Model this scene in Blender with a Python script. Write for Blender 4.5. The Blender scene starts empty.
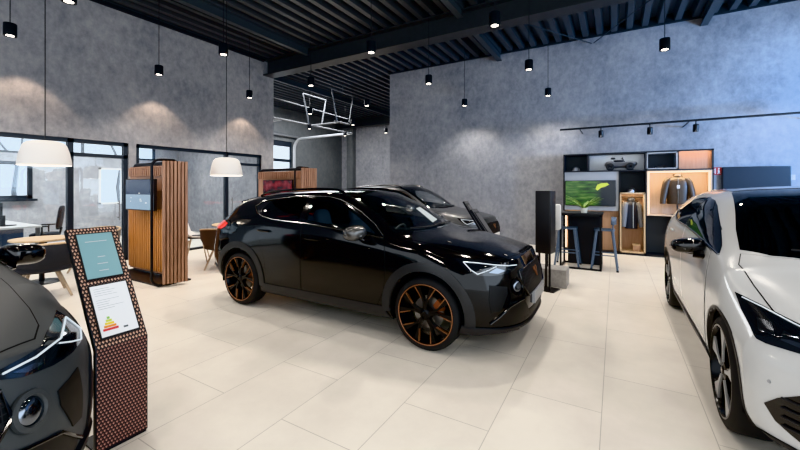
import bpy, bmesh, math, random
import numpy as np
from mathutils import Vector, Matrix
from mathutils.bvhtree import BVHTree
from mathutils.geometry import delaunay_2d_cdt
from mathutils.interpolate import poly_3d_calc

SC = bpy.context.scene
COL = SC.collection
PI = math.pi
V = Vector

# ------------------------------------------------------------------ materials
def mat(name, col, rough=.5, metal=0., coat=0., emit=None, estr=0., spec=.5, alpha=1., noise=0., nscale=8., bump=0., trans=0.):
    m = bpy.data.materials.new(name); m.use_nodes = True
    nt = m.node_tree; b = nt.nodes['Principled BSDF']
    def s(k, v): b.inputs[k].default_value = v
    s('Base Color', (*col, 1)); s('Roughness', rough); s('Metallic', metal); s('Coat Weight', coat)
    s('Coat Roughness', .03); s('Specular IOR Level', spec); s('Alpha', alpha); s('Transmission Weight', trans)
    if emit: s('Emission Color', (*emit, 1)); s('Emission Strength', estr)
    tc = nt.nodes.new('ShaderNodeTexCoord'); nz = nt.nodes.new('ShaderNodeTexNoise')
    nz.inputs['Scale'].default_value = nscale; nz.inputs['Detail'].default_value = 4
    nt.links.new(tc.outputs['Object'], nz.inputs['Vector'])
    mx = nt.nodes.new('ShaderNodeMixRGB'); mx.blend_type = 'MULTIPLY'; mx.inputs[0].default_value = noise
    mx.inputs[1].default_value = (*col, 1)
    rp = nt.nodes.new('ShaderNodeValToRGB'); rp.color_ramp.elements[0].position = .3; rp.color_ramp.elements[1].position = .7
    nt.links.new(nz.outputs['Fac'], rp.inputs[0]); nt.links.new(rp.outputs[0], mx.inputs[2])
    nt.links.new(mx.outputs[0], b.inputs['Base Color'])
    if bump:
        bp = nt.nodes.new('ShaderNodeBump'); bp.inputs['Strength'].default_value = bump; bp.inputs['Distance'].default_value = .01
        nt.links.new(nz.outputs['Fac'], bp.inputs['Height']); nt.links.new(bp.outputs[0], b.inputs['Normal'])
    return m

def N(m, t, **kw):
    n = m.node_tree.nodes.new(t)
    for k, v in kw.items():
        if k in n.inputs: n.inputs[k].default_value = v
        else: setattr(n, k, v)
    return n
def L(m, a, b): m.node_tree.links.new(a, b)
def ramp(m, stops):
    n = N(m, 'ShaderNodeValToRGB'); e = n.color_ramp.elements
    e[0].position, e[0].color = stops[0][0], (*stops[0][1], 1)
    e[1].position, e[1].color = stops[-1][0], (*stops[-1][1], 1)
    for p, c in stops[1:-1]:
        x = e.new(p); x.color = (*c, 1)
    return n

def glass(name, col, tint, rough=.02):
    """thin dark glazing: mirror-like reflection over a tinted see-through sheet"""
    m = bpy.data.materials.new(name); m.use_nodes = True
    nt = m.node_tree; nt.nodes.remove(nt.nodes['Principled BSDF'])
    out = nt.nodes['Material Output']
    tr = N(m, 'ShaderNodeBsdfTransparent', Color=(*tint, 1)); gl = N(m, 'ShaderNodeBsdfGlossy', Color=(*col, 1), Roughness=rough)
    fr = N(m, 'ShaderNodeFresnel', IOR=1.5); ge = N(m, 'ShaderNodeNewGeometry')
    ir = N(m, 'ShaderNodeMapRange'); ir.inputs['To Min'].default_value = 1.5; ir.inputs['To Max'].default_value = 1/1.5
    L(m, ge.outputs['Backfacing'], ir.inputs[0]); L(m, ir.outputs[0], fr.inputs[0]); mx = N(m, 'ShaderNodeMixShader')
    L(m, fr.outputs[0], mx.inputs[0]); L(m, tr.outputs[0], mx.inputs[1]); L(m, gl.outputs[0], mx.inputs[2]); L(m, mx.outputs[0], out.inputs[0])
    return m

# ------------------------------------------------------------------ object helpers
def tag(o, label=None, cat=None, group=None, kind=None):
    if label: o['label'] = label
    if cat: o['category'] = cat
    if group: o['group'] = group
    if kind: o['kind'] = kind
    return o
def thing(name, label, cat, loc=(0, 0, 0), rz=0, group=None):
    o = bpy.data.objects.new(name, None); COL.objects.link(o)
    o.location = loc; o.rotation_euler = (0, 0, rz); o.empty_display_size = .1
    return tag(o, label, cat, group)
def copy_tree(o, parent=None):
    c = o.copy(); COL.objects.link(c)
    if parent: c.parent = parent
    for ch in list(o.children): copy_tree(ch, c)
    return c

class MB:
    """collects shapes, links them as one mesh object"""
    def __init__(s): s.v = []; s.f = []
    def add(s, vs, fs):
        o = len(s.v); s.v += [tuple(v) for v in vs]; s.f += [tuple(i + o for i in f) for f in fs]; return s
    def box(s, lo, hi, M=None):
        x0, y0, z0 = lo; x1, y1, z1 = hi
        vs = [V(p) for p in ((x0,y0,z0),(x1,y0,z0),(x1,y1,z0),(x0,y1,z0),(x0,y0,z1),(x1,y0,z1),(x1,y1,z1),(x0,y1,z1))]
        if M: vs = [M @ v for v in vs]
        return s.add(vs, [(0,3,2,1),(4,5,6,7),(0,1,5,4),(1,2,6,5),(2,3,7,6),(3,0,4,7)])
    def prism(s, poly, a, b, axis=2, M=None):
        """polygon (2D) extruded along an axis from a to b"""
        n = len(poly)
        def p3(p, h): return V((p[0], p[1], h)) if axis == 2 else (V((p[0], h, p[1])) if axis == 1 else V((h, p[0], p[1])))
        vs = [p3(p, a) for p in poly] + [p3(p, b) for p in poly]
        if M: vs = [M @ v for v in vs]
        fs = [tuple(range(n))[::-1], tuple(range(n, 2*n))] + [(i, (i+1) % n, n+(i+1) % n, n+i) for i in range(n)]
        return s.add(vs, fs)
    def tube(s, pts, r, n=8, closed=False, cap=True, flat=1.):
        pts = [V(p) for p in pts]; k = len(pts); rs = r if isinstance(r, (list, tuple)) else [r]*k
        up = None; vs = []
        for i, p in enumerate(pts):
            if closed: t = (pts[(i+1) % k] - pts[i-1])
            else: t = (pts[min(i+1, k-1)] - pts[max(i-1, 0)])
            t = t.normalized() if t.length > 1e-9 else V((0, 0, 1))
            if up is None:
                up = V((0, 0, 1)) if abs(t.z) < .9 else V((1, 0, 0))
            up = (up - t * up.dot(t)).normalized(); sd = t.cross(up)
            for j in range(n):
                a = 2*PI*j/n
                vs.append(p + up*math.cos(a)*rs[i]*flat + sd*math.sin(a)*rs[i])
        fs = []
        for i in range(k if closed else k-1):
            for j in range(n):
                a, b = i*n + j, i*n + (j+1) % n; c, d = ((i+1) % k)*n + (j+1) % n, ((i+1) % k)*n + j
                fs.append((a, b, c, d))
        if cap and not closed: fs += [tuple(range(n))[::-1], tuple(range((k-1)*n, k*n))]
        return s.add(vs, fs)
    def lathe(s, prof, n=32, M=None, close=False):
        """profile (r, h) about z"""
        k = len(prof); vs = []
        for r, h in prof:
            for j in range(n):
                a = 2*PI*j/n; p = V((r*math.cos(a), r*math.sin(a), h)); vs.append(M @ p if M else p)
        fs = [(i*n+j, i*n+(j+1) % n, (i+1)*n+(j+1) % n, (i+1)*n+j) for i in range(k-1) for j in range(n)]
        if close: fs += [((k-1)*n+j, (k-1)*n+(j+1) % n, (j+1) % n, j) for j in range(n)]
        return s.add(vs, fs)
    def blob(s, c, r, e=1., nu=20, nv=12, M=None):
        """super-ellipsoid: e<1 is boxier"""
        def pw(x): return math.copysign(abs(x)**e, x)
        vs = []; 
        for i in range(nv+1):
            b = -PI/2 + PI*i/nv
            for j in range(nu):
                a = 2*PI*j/nu
                p = V((c[0]+r[0]*pw(math.cos(b))*pw(math.cos(a)), c[1]+r[1]*pw(math.cos(b))*pw(math.sin(a)), c[2]+r[2]*pw(math.sin(b))))
                vs.append(M @ p if M else p)
        fs = [(i*nu+j, i*nu+(j+1) % nu, (i+1)*nu+(j+1) % nu, (i+1)*nu+j) for i in range(nv) for j in range(nu)]
        return s.add(vs, fs)
    def build(s, name, m, parent=None, smooth=False, bevel=0., loc=None, angle=35, fix=True):
        me = bpy.data.meshes.new(name); me.from_pydata(s.v, [], s.f)
        bm = bmesh.new(); bm.from_mesh(me)
        if smooth: bmesh.ops.remove_doubles(bm, verts=bm.verts, dist=1e-5)
        if bevel:
            bmesh.ops.remove_doubles(bm, verts=bm.verts, dist=1e-5)
            es = [e for e in bm.edges if len(e.link_faces) == 2 and e.calc_face_angle(0) > math.radians(40)]
            bmesh.ops.bevel(bm, geom=es, offset=bevel, segments=2, affect='EDGES', profile=.6, clamp_overlap=True)
        if fix: bmesh.ops.recalc_face_normals(bm, faces=bm.faces)
        bm.to_mesh(me); bm.free()
        if smooth or bevel:
            for p in me.polygons: p.use_smooth = True
            me.set_sharp_from_angle(angle=math.radians(angle))
        me.materials.append(m)
        o = bpy.data.objects.new(name, me); COL.objects.link(o)
        if parent: o.parent = parent
        if loc: o.location = loc
        return o

def rrect(x0, y0, x1, y1, r, n=5):
    """rounded rectangle outline"""
    pts = []
    for cx, cy, a0 in ((x1-r, y0+r, -90), (x1-r, y1-r, 0), (x0+r, y1-r, 90), (x0+r, y0+r, 180)):
        for i in range(n+1):
            a = math.radians(a0 + 90*i/n); pts.append((cx + r*math.cos(a), cy + r*math.sin(a)))
    return pts
def spl(pts, n=6, closed=False):
    """Catmull-Rom through points"""
    P = [V(p) for p in pts]; k = len(P); out = []
    for i in range(k if closed else k-1):
        g = lambda j: P[j % k] if closed else P[max(0, min(k-1, j))]
        p0, p1, p2, p3 = g(i-1), g(i), g(i+1), g(i+2)
        for j in range(n):
            t = j/n
            out.append(.5*((2*p1) + (p2-p0)*t + (2*p0-5*p1+4*p2-p3)*t*t + (3*p1-p0-3*p2+p3)*t**3))
    if not closed: out.append(P[-1])
    return out
def rotz(a): return Matrix.Rotation(a, 4, 'Z')
def T(x, y, z): return Matrix.Translation((x, y, z))
def align(o, d):
    """matrix that puts local z along d at o"""
    return T(*o) @ V(d).to_track_quat('Z', 'Y').to_matrix().to_4x4()
PE, WS, DL, EXP = 60, 1.5, 110, 0.58
# ------------------------------------------------------------------ material library
M = {}
def concrete(name, c0, c1, c2, scale=1.):
    m = mat(name, c1, .8); nt = m.node_tree; b = nt.nodes['Principled BSDF']
    tc = N(m, 'ShaderNodeTexCoord')
    big = N(m, 'ShaderNodeTexNoise', Scale=.9*scale, Detail=7., Roughness=.62)
    L(m, tc.outputs['Object'], big.inputs['Vector'])
    mp = N(m, 'ShaderNodeMapping'); mp.inputs['Scale'].default_value = (1.3, 1.3, .95)
    L(m, tc.outputs['Object'], mp.inputs[0])
    fine = N(m, 'ShaderNodeTexNoise', Scale=5.5*scale, Detail=9., Roughness=.72)
    L(m, mp.outputs[0], fine.inputs['Vector'])
    add = N(m, 'ShaderNodeMath', operation='MULTIPLY_ADD'); add.inputs[1].default_value = .55
    L(m, fine.outputs['Fac'], add.inputs[0])
    h = N(m, 'ShaderNodeMath', operation='MULTIPLY'); h.inputs[1].default_value = .45
    L(m, big.outputs['Fac'], h.inputs[0]); L(m, h.outputs[0], add.inputs[2])
    r = ramp(m, [(.38, c0), (.5, c1), (.62, c2)])
    L(m, add.outputs[0], r.inputs[0]); L(m, r.outputs[0], b.inputs['Base Color'])
    bp = N(m, 'ShaderNodeBump', Strength=.12, Distance=.01); L(m, fine.outputs['Fac'], bp.inputs['Height']); L(m, bp.outputs[0], b.inputs['Normal'])
    return m
M['concrete'] = concrete('concrete_plaster', (.195, .206, .234), (.28, .287, .313), (.362, .365, .385))
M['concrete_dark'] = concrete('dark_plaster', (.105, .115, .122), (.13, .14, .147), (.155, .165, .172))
M['concrete_pale'] = concrete('office_plaster', (.30, .31, .34), (.38, .39, .42), (.48, .49, .52))

def tiles():
    m = mat('floor_tiles', (.6, .55, .48), .42); b = m.node_tree.nodes['Principled BSDF']
    tc = N(m, 'ShaderNodeTexCoord'); mp = N(m, 'ShaderNodeMapping')
    mp.inputs['Rotation'].default_value = (0, 0, math.radians(-90)); mp.inputs['Location'].default_value = (-2.83, .078 + .607*40, 0)
    L(m, tc.outputs['Object'], mp.inputs[0])
    mp.inputs['Location'].default_value = (0, 0, 0)
    br = N(m, 'ShaderNodeTexBrick', offset=.5, offset_frequency=2)
    for k, v in (('Scale', 1.), ('Mortar Size', .0028), ('Mortar Smooth', .2), ('Brick Width', 1.14), ('Row Height', .607), ('Bias', 0.)): br.inputs[k].default_value = v
    br.inputs['Color1'].default_value = (.87, .815, .735, 1); br.inputs['Color2'].default_value = (.835, .782, .705, 1); br.inputs['Mortar'].default_value = (.52, .48, .43, 1)
    sh = N(m, 'ShaderNodeVectorMath', operation='ADD'); sh.inputs[1].default_value = (57.0 - 2.84, 61.307 - .078, 0)
    L(m, mp.outputs[0], sh.inputs[0]); L(m, sh.outputs[0], br.inputs['Vector'])
    nz = N(m, 'ShaderNodeTexNoise', Scale=2.2, Detail=8., Roughness=.65); L(m, tc.outputs['Object'], nz.inputs['Vector'])
    r = ramp(m, [(.3, (.88, .875, .87)), (.7, (1, 1, 1))]); L(m, nz.outputs['Fac'], r.inputs[0])
    mx = N(m, 'ShaderNodeMixRGB', blend_type='MULTIPLY'); mx.inputs[0].default_value = 1
    L(m, br.outputs['Color'], mx.inputs[1]); L(m, r.outputs[0], mx.inputs[2]); L(m, mx.outputs[0], b.inputs['Base Color'])
    rr = N(m, 'ShaderNodeMapRange'); rr.inputs['To Min'].default_value = .28; rr.inputs['To Max'].default_value = .42
    L(m, nz.outputs['Fac'], rr.inputs[0]); L(m, rr.outputs[0], b.inputs['Roughness'])
    return m
M['tiles'] = tiles()

def wood(name, c0, c1, scale=1., rough=.5, rot=0):
    m = mat(name, c1, rough); b = m.node_tree.nodes['Principled BSDF']
    tc = N(m, 'ShaderNodeTexCoord'); mp = N(m, 'ShaderNodeMapping'); mp.inputs['Scale'].default_value = (14*scale, 14*scale, 1.1*scale)
    mp.inputs['Rotation'].default_value = (rot, 0, 0)
    L(m, tc.outputs['Object'], mp.inputs[0])
    nz = N(m, 'ShaderNodeTexNoise', Scale=2., Detail=6., Roughness=.6); L(m, mp.outputs[0], nz.inputs['Vector'])
    r = ramp(m, [(.3, c0), (.7, c1)]); L(m, nz.outputs['Fac'], r.inputs[0]); L(m, r.outputs[0], b.inputs['Base Color'])
    return m
M['slat_wood'] = wood('walnut_slats', (.26, .135, .085), (.47, .27, .18))
M['panel_wood'] = wood('pale_red_wood', (.34, .19, .13), (.45, .26, .18))
M['orange_wood'] = wood('orange_slats', (.36, .15, .045), (.52, .23, .075))
M['oak'] = wood('oak', (.48, .34, .20), (.60, .44, .28))
M['niche_wood'] = wood('chipboard_niche', (.40, .25, .165), (.49, .32, .22))
M['leg_wood'] = wood('leg_wood', (.44, .33, .23), (.58, .46, .34))

M['black_metal'] = mat('black_metal', (.012, .013, .016), .38, .3)
M['frame'] = mat('anthracite_frame', (.018, .024, .034), .4)
M['deck'] = mat('dark_roof_deck', (.055, .059, .066), .4)
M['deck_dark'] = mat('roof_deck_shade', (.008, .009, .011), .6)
M['beam'] = mat('painted_steel_beam', (.045, .047, .051), .4, noise=.2)
M['purlin'] = mat('blue_grey_purlin', (.055, .062, .070), .4)
M['galv'] = mat('galvanised_steel', (.19, .20, .215), .4, .2, noise=.2)
M['white_shade'] = mat('white_lamp_shade', (.80, .77, .74), .55)
M['white_glow'] = mat('lamp_diffuser', (.9, .9, .88), .5, emit=(1, .95, .88), estr=5.)
M['spot_glow'] = mat('spot_lens', (.9, .9, .88), .5, emit=(1, .93, .84), estr=9.)
M['black_plastic'] = mat('black_plastic', (.014, .014, .016), .45)
M['grey_plastic'] = mat('grey_plastic', (.10, .10, .105), .5)
M['white'] = mat('white_laminate', (.78, .78, .78), .4)
M['white_paper'] = mat('paper', (.82, .83, .85), .55)
M['grey_laminate'] = mat('grey_laminate', (.34, .36, .39), .5)
M['desk_top'] = mat('desk_top', (.60, .60, .60), .35)
M['desk_panel'] = mat('desk_panel', (.035, .055, .10), .5)
M['chair_mesh'] = mat('dark_chair_fabric', (.022, .026, .036), .8, bump=.2, nscale=200)
M['tub_dark'] = mat('charcoal_felt', (.048, .052, .062), .9, bump=.3, nscale=150)
M['tub_brown'] = mat('brown_felt', (.085, .058, .048), .9, bump=.3, nscale=150)
M['tub_taupe'] = mat('taupe_felt', (.21, .18, .165), .9, bump=.3, nscale=150)
M['stool_blue'] = mat('blue_grey_steel', (.11, .155, .23), .42, .2)
M['partition_glass'] = glass('partition_glass', (.9, .95, 1), (.90, .93, .95))
M['window_light'] = mat('overcast_daylight', (.9, .9, .9), .6, emit=(.93, .97, 1), estr=1.25)
M['shelf_black'] = mat('black_shelf', (.016, .017, .021), .55)
M['niche_dark'] = mat('dark_niche', (.055, .06, .068), .6)  # dark grey back boards of the shelf unit
M['plinth'] = concrete('concrete_plinth', (.26, .25, .24), (.36, .345, .33), (.44, .42, .40), 3)
M['plant'] = mat('leaf_green', (.26, .42, .10), .5, noise=.3, nscale=20)
M['pot'] = mat('white_pot', (.75, .77, .74), .4)
M['leather'] = mat('dark_leather', (.075, .052, .036), .42, bump=.25, nscale=60, noise=.5)
M['cloth_navy'] = mat('navy_cloth', (.028, .031, .042), .85)
M['cloth_grey'] = mat('grey_cloth', (.17, .18, .20), .85)
M['skin_grey'] = mat('mannequin_grey', (.2, .19, .18), .6)
M['silver'] = mat('silver', (.5, .5, .52), .28, .9)
M['led'] = mat('warm_led_strip', (1, .9, .7), .4, emit=(1, .78, .5), estr=3.)
M['red_sign'] = mat('red_sign', (.42, .03, .03), .45)
M['red_lens'] = mat('red_lens', (.5, .015, .015), .15, coat=1, emit=(1, .05, .03), estr=.5)

# car materials
M['paint_black'] = mat('gloss_black_paint', (.0035, .0035, .004), .07, 0, 0., spec=.5)
M['paint_matte'] = mat('matte_grey_paint', (.072, .078, .082), .5, .25)
M['paint_suv'] = mat('graphite_paint', (.050, .054, .059), .35, .25, .3)
M['paint_white'] = mat('pearl_white_paint', (.60, .608, .61), .2, 0, .6)
M['gloss_black'] = mat('gloss_black_trim', (.004, .004, .005), .12, 0, .5)
M['cladding'] = mat('satin_black_cladding', (.022, .022, .024), .42)
M['cladding_grey'] = mat('grey_arch_cladding', (.024, .025, .027), .4)
M['seam'] = mat('panel_gap', (.002, .002, .002), .9)
M['liner'] = mat('wheel_liner', (.006, .006, .006), .9)
M['tire'] = mat('tyre_rubber', (.013, .013, .014), .7)
M['alloy_black'] = mat('black_alloy', (.010, .010, .011), .22, .5)
M['alloy_grey'] = mat('grey_alloy', (.50, .50, .50), .4, .5)
M['copper'] = mat('copper_trim', (.40, .205, .125), .35, .8)
M['disc'] = mat('brake_disc', (.28, .27, .26), .35, .9)
M['caliper'] = mat('brake_caliper', (.26, .075, .03), .4, .2)
M['chrome'] = mat('satin_chrome', (.50, .50, .50), .2, 1.)
M['dark_chrome'] = mat('dark_chrome', (.30, .30, .30), .22, 1.)
M['mirror_cap'] = mat('satin_mirror_cap', (.14, .14, .14), .25, .7)
M['drl'] = mat('light_strip', (.55, .60, .65), .2, emit=(.82, .92, 1), estr=.22)
M['lamp_dark'] = mat('headlamp_inside', (.012, .014, .018), .12, .3, 1.)
M['lamp_reflector'] = mat('lamp_reflector', (.20, .22, .25), .12, 1.)
M['car_glass'] = glass('car_side_glass', (1, 1, 1), (.62, .66, .68))
M['car_glass_dark'] = glass('privacy_glass', (1, 1, 1), (.05, .055, .06))
M['windshield'] = glass('windshield_glass', (1, 1, 1), (.86, .9, .9))
M['seat'] = mat('blue_black_seat', (.075, .092, .12), .6)
M['dash'] = mat('dash_plastic', (.10, .105, .11), .6)
M['plate'] = mat('plate_grey', (.32, .33, .35), .4)
M['interior'] = mat('dark_trim', (.07, .075, .08), .8)
def honeycomb():
    m = mat('honeycomb_grille', (.01, .01, .011), .5, spec=.25); b = m.node_tree.nodes['Principled BSDF']
    tc = N(m, 'ShaderNodeTexCoord'); vo = N(m, 'ShaderNodeTexVoronoi', Scale=40., Randomness=.15, feature='DISTANCE_TO_EDGE')
    L(m, tc.outputs['Object'], vo.inputs['Vector'])
    r = ramp(m, [(.05, (.03, .03, .032)), (.12, (.001, .001, .001))]); L(m, vo.outputs['Distance'], r.inputs[0]); L(m, r.outputs[0], b.inputs['Base Color'])
    return m
M['grille'] = honeycomb()

M['intake_black'] = mat('intake_black', (.004, .004, .0045), .5)
M['niche_pale'] = wood('pale_niche', (.52, .37, .27), (.60, .45, .34))
M['copper_board'] = wood('copper_board', (.38, .19, .12), (.44, .24, .155))
M['track_steel'] = mat('track_steel', (.46, .48, .51), .4, .1)
# ------------------------------------------------------------------ car builder (x forward, y left, z up; x=0 at mid wheelbase)
def pchip(xs, ys, x):
    xs = np.asarray(xs, float); ys = np.asarray(ys, float); h = np.diff(xs); d = np.diff(ys)/h
    m = np.zeros_like(ys)
    for i in range(1, len(xs)-1):
        if d[i-1]*d[i] > 0:
            w1, w2 = 2*h[i]+h[i-1], h[i]+2*h[i-1]; m[i] = (w1+w2)/(w1/d[i-1]+w2/d[i])
    m[0], m[-1] = d[0], d[-1]
    x = np.clip(np.asarray(x, float), xs[0], xs[-1]); k = np.clip(np.searchsorted(xs, x)-1, 0, len(xs)-2)
    t = (x-xs[k])/h[k]
    return ((1+2*t)*(1-t)**2)*ys[k] + t*(1-t)**2*h[k]*m[k] + t*t*(3-2*t)*ys[k+1] + t*t*(t-1)*h[k]*m[k+1]

class Body:
    def __init__(s, sp, nx=150, mt=60):
        s.sp = sp
        K = np.array(sp['keys'], float)
        kx = K[:, 0]
        # columns: zb yb y2 z2 y3 z3 y4 z4 y5 z5 y6 z6 y7 z7 y8 z8 y9 z9 z10
        xs = np.linspace(kx[0], kx[-1], nx)
        c = [pchip(kx, K[:, i], xs) for i in range(1, K.shape[1])]
        zb, yb = c[0], c[1]
        py = [0*xs, yb] + [c[i] for i in range(2, 18, 2)] + [0*xs]
        pz = [zb, zb] + [c[i] for i in range(3, 18, 2)] + [c[18]]
        py = np.array(py).T; pz = np.array(pz).T      # nx x 11
        tt = np.linspace(0, 10, mt+1)
        G = np.zeros((nx, mt+1, 2)); ti = np.arange(11)
        for i in range(nx):
            G[i, :, 0] = pchip(ti, py[i], tt); G[i, :, 1] = pchip(ti, pz[i], tt)
        for _ in range(sp.get('smooth', 5)):                 # soften the kinks of the tables
            G[1:-1] = .5*G[1:-1] + .25*(G[2:] + G[:-2])
            H = G.copy(); H[:, 1:-1] = .6*G[:, 1:-1] + .2*(G[:, 2:] + G[:, :-2]); H[:, :int(mt*.2)] = G[:, :int(mt*.2)]; G = H
        Kc = 14
        verts = []; idx = {}
        def vid(key, p):
            if key not in idx: idx[key] = len(verts); verts.append(s.warp(p))
            return idx[key]
        def gv(i, j, sd):
            if j in (0, mt): sd = 1
            return vid(('g', i, j, sd), (xs[i], sd*G[i, j, 0], G[i, j, 1]))
        faces = []
        for sd in (1, -1):
            for i in range(nx-1):
                for j in range(mt):
                    f = (gv(i, j, sd), gv(i+1, j, sd), gv(i+1, j+1, sd), gv(i, j+1, sd))
                    faces.append(f if sd < 0 else f[::-1])
            for i, fl in ((0, False), (nx-1, True)):
                def cv(k, j):
                    if k == 0 or j in (0, mt): return gv(i, j, sd)
                    kk = 1 if k == Kc else sd
                    return vid(('c', i, k, j, kk), (xs[i], kk*G[i, j, 0]*(1-k/Kc), G[i, j, 1]))
                for k in range(Kc):
                    for j in range(mt):
                        f = []
                        for q in (cv(k, j), cv(k+1, j), cv(k+1, j+1), cv(k, j+1)):
                            if q not in f: f.append(q)
                        if len(f) < 3: continue
                        if (sd > 0) == fl: f = f[::-1]
                        faces.append(tuple(f))
        s.verts = [V(v) for v in verts]; s.faces = faces
        s.bm = bm = bmesh.new()
        bv = [bm.verts.new(v) for v in verts]
        for f in faces:
            try: bm.faces.new([bv[i] for i in f])
            except ValueError: pass
        bmesh.ops.recalc_face_normals(bm, faces=bm.faces)
        if bm.calc_volume(signed=True) < 0: bmesh.ops.reverse_faces(bm, faces=bm.faces)
        bm.normal_update(); bm.verts.ensure_lookup_table(); bm.faces.ensure_lookup_table()
        s.nrm = [v.normal.copy() for v in bm.verts]
        s.faces = [tuple(v.index for v in f.verts) for f in bm.faces]
        bm.verts.index_update(); s.verts = [v.co.copy() for v in bm.verts]
        s.faces = [tuple(v.index for v in f.verts) for f in bm.faces]
        s.bvh = BVHTree.FromPolygons(s.verts, s.faces)
    def warp(s, p):
        x, y, z = p; sp = s.sp
        f = sp['front']
        if x > f['xs']:
            Lx = f['L'] - f['drop']*(abs(y)/.9)**f['pow'] - float(pchip(f['zd'][0], f['zd'][1], z))
            x = f['xs'] + (x-f['xs'])*(Lx-f['xs'])/(f['nom']-f['xs'])
        f = sp['rear']
        if x < f['xs']:
            Lx = f['L'] + f['drop']*(abs(y)/.9)**f['pow'] + float(pchip(f['zd'][0], f['zd'][1], z))
            x = f['xs'] + (x-f['xs'])*(Lx-f['xs'])/(f['nom']-f['xs'])
        return (x, y, z)
    def hit(s, o, d):
        loc, n, i, dist = s.bvh.ray_cast(o, d)
        if loc is None: return None
        f = s.faces[i]; w = poly_3d_calc([s.verts[k] for k in f], loc); nn = V((0, 0, 0))
        for a, k in zip(w, f): nn += s.nrm[k]*a
        return loc, nn.normalized()
    def near(s, p):
        loc, n, i, dist = s.bvh.find_nearest(p); return loc, s.nrm[s.faces[i][0]]
    def ybody(s, x, z):
        h = s.hit(V((x, 3, z)), V((0, -1, 0))); return h[0].y if h else .85
    def cut(s, cond):
        bad = [f for f in s.bm.faces if f.is_valid and cond(f.calc_center_median())]
        bmesh.ops.delete(s.bm, geom=bad, context='FACES')
    def arch(s, xa, za, R):
        for v in s.bm.verts:
            if abs(v.co.y) > .45 and v.co.z < za+R+.1:
                dx, dz = v.co.x-xa, v.co.z-za; d = math.hypot(dx, dz)
                if abs(d-R) < .014: v.co.x = xa+dx*R/d; v.co.z = za+dz*R/d
        s.cut(lambda c: abs(c.y) > .45 and math.hypot(c.x-xa, c.z-za) < R-.002)
    def mesh(s, name, m, parent):
        me = bpy.data.meshes.new(name); s.bm.to_mesh(me)
        for p in me.polygons: p.use_smooth = True
        me.set_sharp_from_angle(angle=math.radians(50))
        me.materials.append(m); o = bpy.data.objects.new(name, me); COL.objects.link(o); o.parent = parent; return o

def inpoly(p, poly):
    x, y = p; c = False; n = len(poly)
    for i in range(n):
        x1, y1 = poly[i]; x2, y2 = poly[i-1]
        if (y1 > y) != (y2 > y) and x < (x2-x1)*(y-y1)/(y2-y1)+x1: c = not c
    return c
def grow(poly, d):
    """offset a 2D outline outward by d"""
    n = len(poly); ar = sum(poly[i-1][0]*poly[i][1]-poly[i][0]*poly[i-1][1] for i in range(n)); sg = 1 if ar > 0 else -1; out = []
    for i in range(n):
        a, b, c = V(poly[i-1]), V(poly[i]), V(poly[(i+1) % n])
        e1 = (b-a); e2 = (c-b)
        e1 = e1.normalized() if e1.length > 1e-9 else e2.normalized(); e2 = e2.normalized() if e2.length > 1e-9 else e1
        nn = V((e1.y+e2.y, -e1.x-e2.x))
        k = max(nn.length_squared/2, .3)
        out.append(tuple(b + nn*(sg*d/k)))
    return out

def patch(B, pts, d, off=.004, res=.035, skirt=.012, clip=None):
    """thin panel of the given 3D outline laid on the body along direction d -> (verts, faces, normals)"""
    d = V(d).normalized(); w = V((0, 0, 1)) if abs(d.z) < .9 else V((1, 0, 0))
    u = w.cross(-d).normalized(); v = (-d).cross(u).normalized()
    P = [(V(p).dot(u), V(p).dot(v)) for p in pts]
    B2 = []
    for i in range(len(P)):
        a, b = V(P[i]), V(P[(i+1) % len(P)]); k = max(1, int((b-a).length/res+.5))
        for j in range(k): B2.append(a+(b-a)*j/k)
    nb = len(B2); pp = [tuple(q) for q in B2]
    x0, x1 = min(q[0] for q in pp), max(q[0] for q in pp); y0, y1 = min(q[1] for q in pp), max(q[1] for q in pp)
    inn = []
    ny = int((y1-y0)/res); nx = int((x1-x0)/res)
    sh = grow(pp, -res*.45)
    for j in range(1, ny+1):
        for i in range(1, nx+2):
            q = (x0+(i-.25-.5*(j % 2))*res, y0+j*res)
            if inpoly(q, pp) and min((V(q)-b).length for b in B2) > res*.5: inn.append(q)
    vs, es, fs, *_ = delaunay_2d_cdt(B2+[V(q) for q in inn], [(i, (i+1) % nb) for i in range(nb)], [], 1, 1e-6)
    dep = []; hits = []
    for q in vs:
        o = u*q.x+v*q.y-d*6
        h = B.hit(o, d); hits.append(h)
        if h: dep.append(h[0].dot(d))
    md = sum(dep)/max(1, len(dep))
    co = []; no = []
    for q, h in zip(vs, hits):
        if not h or abs(h[0].dot(d)-md) > .6: h = B.near(u*q.x+v*q.y+d*md)
        co.append(h[0]+h[1]*off); no.append(h[1])
    # skirt
    cnt = {}
    for f in fs:
        for i in range(len(f)):
            e = (f[i], f[(i+1) % len(f)]); cnt[e] = 1
    out = [tuple(f) for f in fs]; base = {}
    for (a, b) in list(cnt):
        if (b, a) not in cnt:
            for q in (a, b):
                if q not in base: base[q] = len(co); co.append(co[q]-no[q]*skirt); no.append(no[q])
            out.append((b, a, base[a], base[b]))
    return co, out, no

def pobj(name, parts, m, parent):
    """one object from one or more patches (keeps the body's shading normals)"""
    vs, fs, ns = [], [], []
    for co, f, n in parts:
        o = len(vs); vs += co; ns += n; fs += [tuple(i+o for i in q) for q in f]
    me = bpy.data.meshes.new(name); me.from_pydata([tuple(v) for v in vs], [], fs)
    for p in me.polygons: p.use_smooth = True
    me.normals_split_custom_set_from_vertices([tuple(n) for n in ns])
    me.materials.append(m); o = bpy.data.objects.new(name, me); COL.objects.link(o); o.parent = parent
    return o
def sp3(pts2, sd): return [(x, 2*sd, z) for x, z in pts2]

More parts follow.
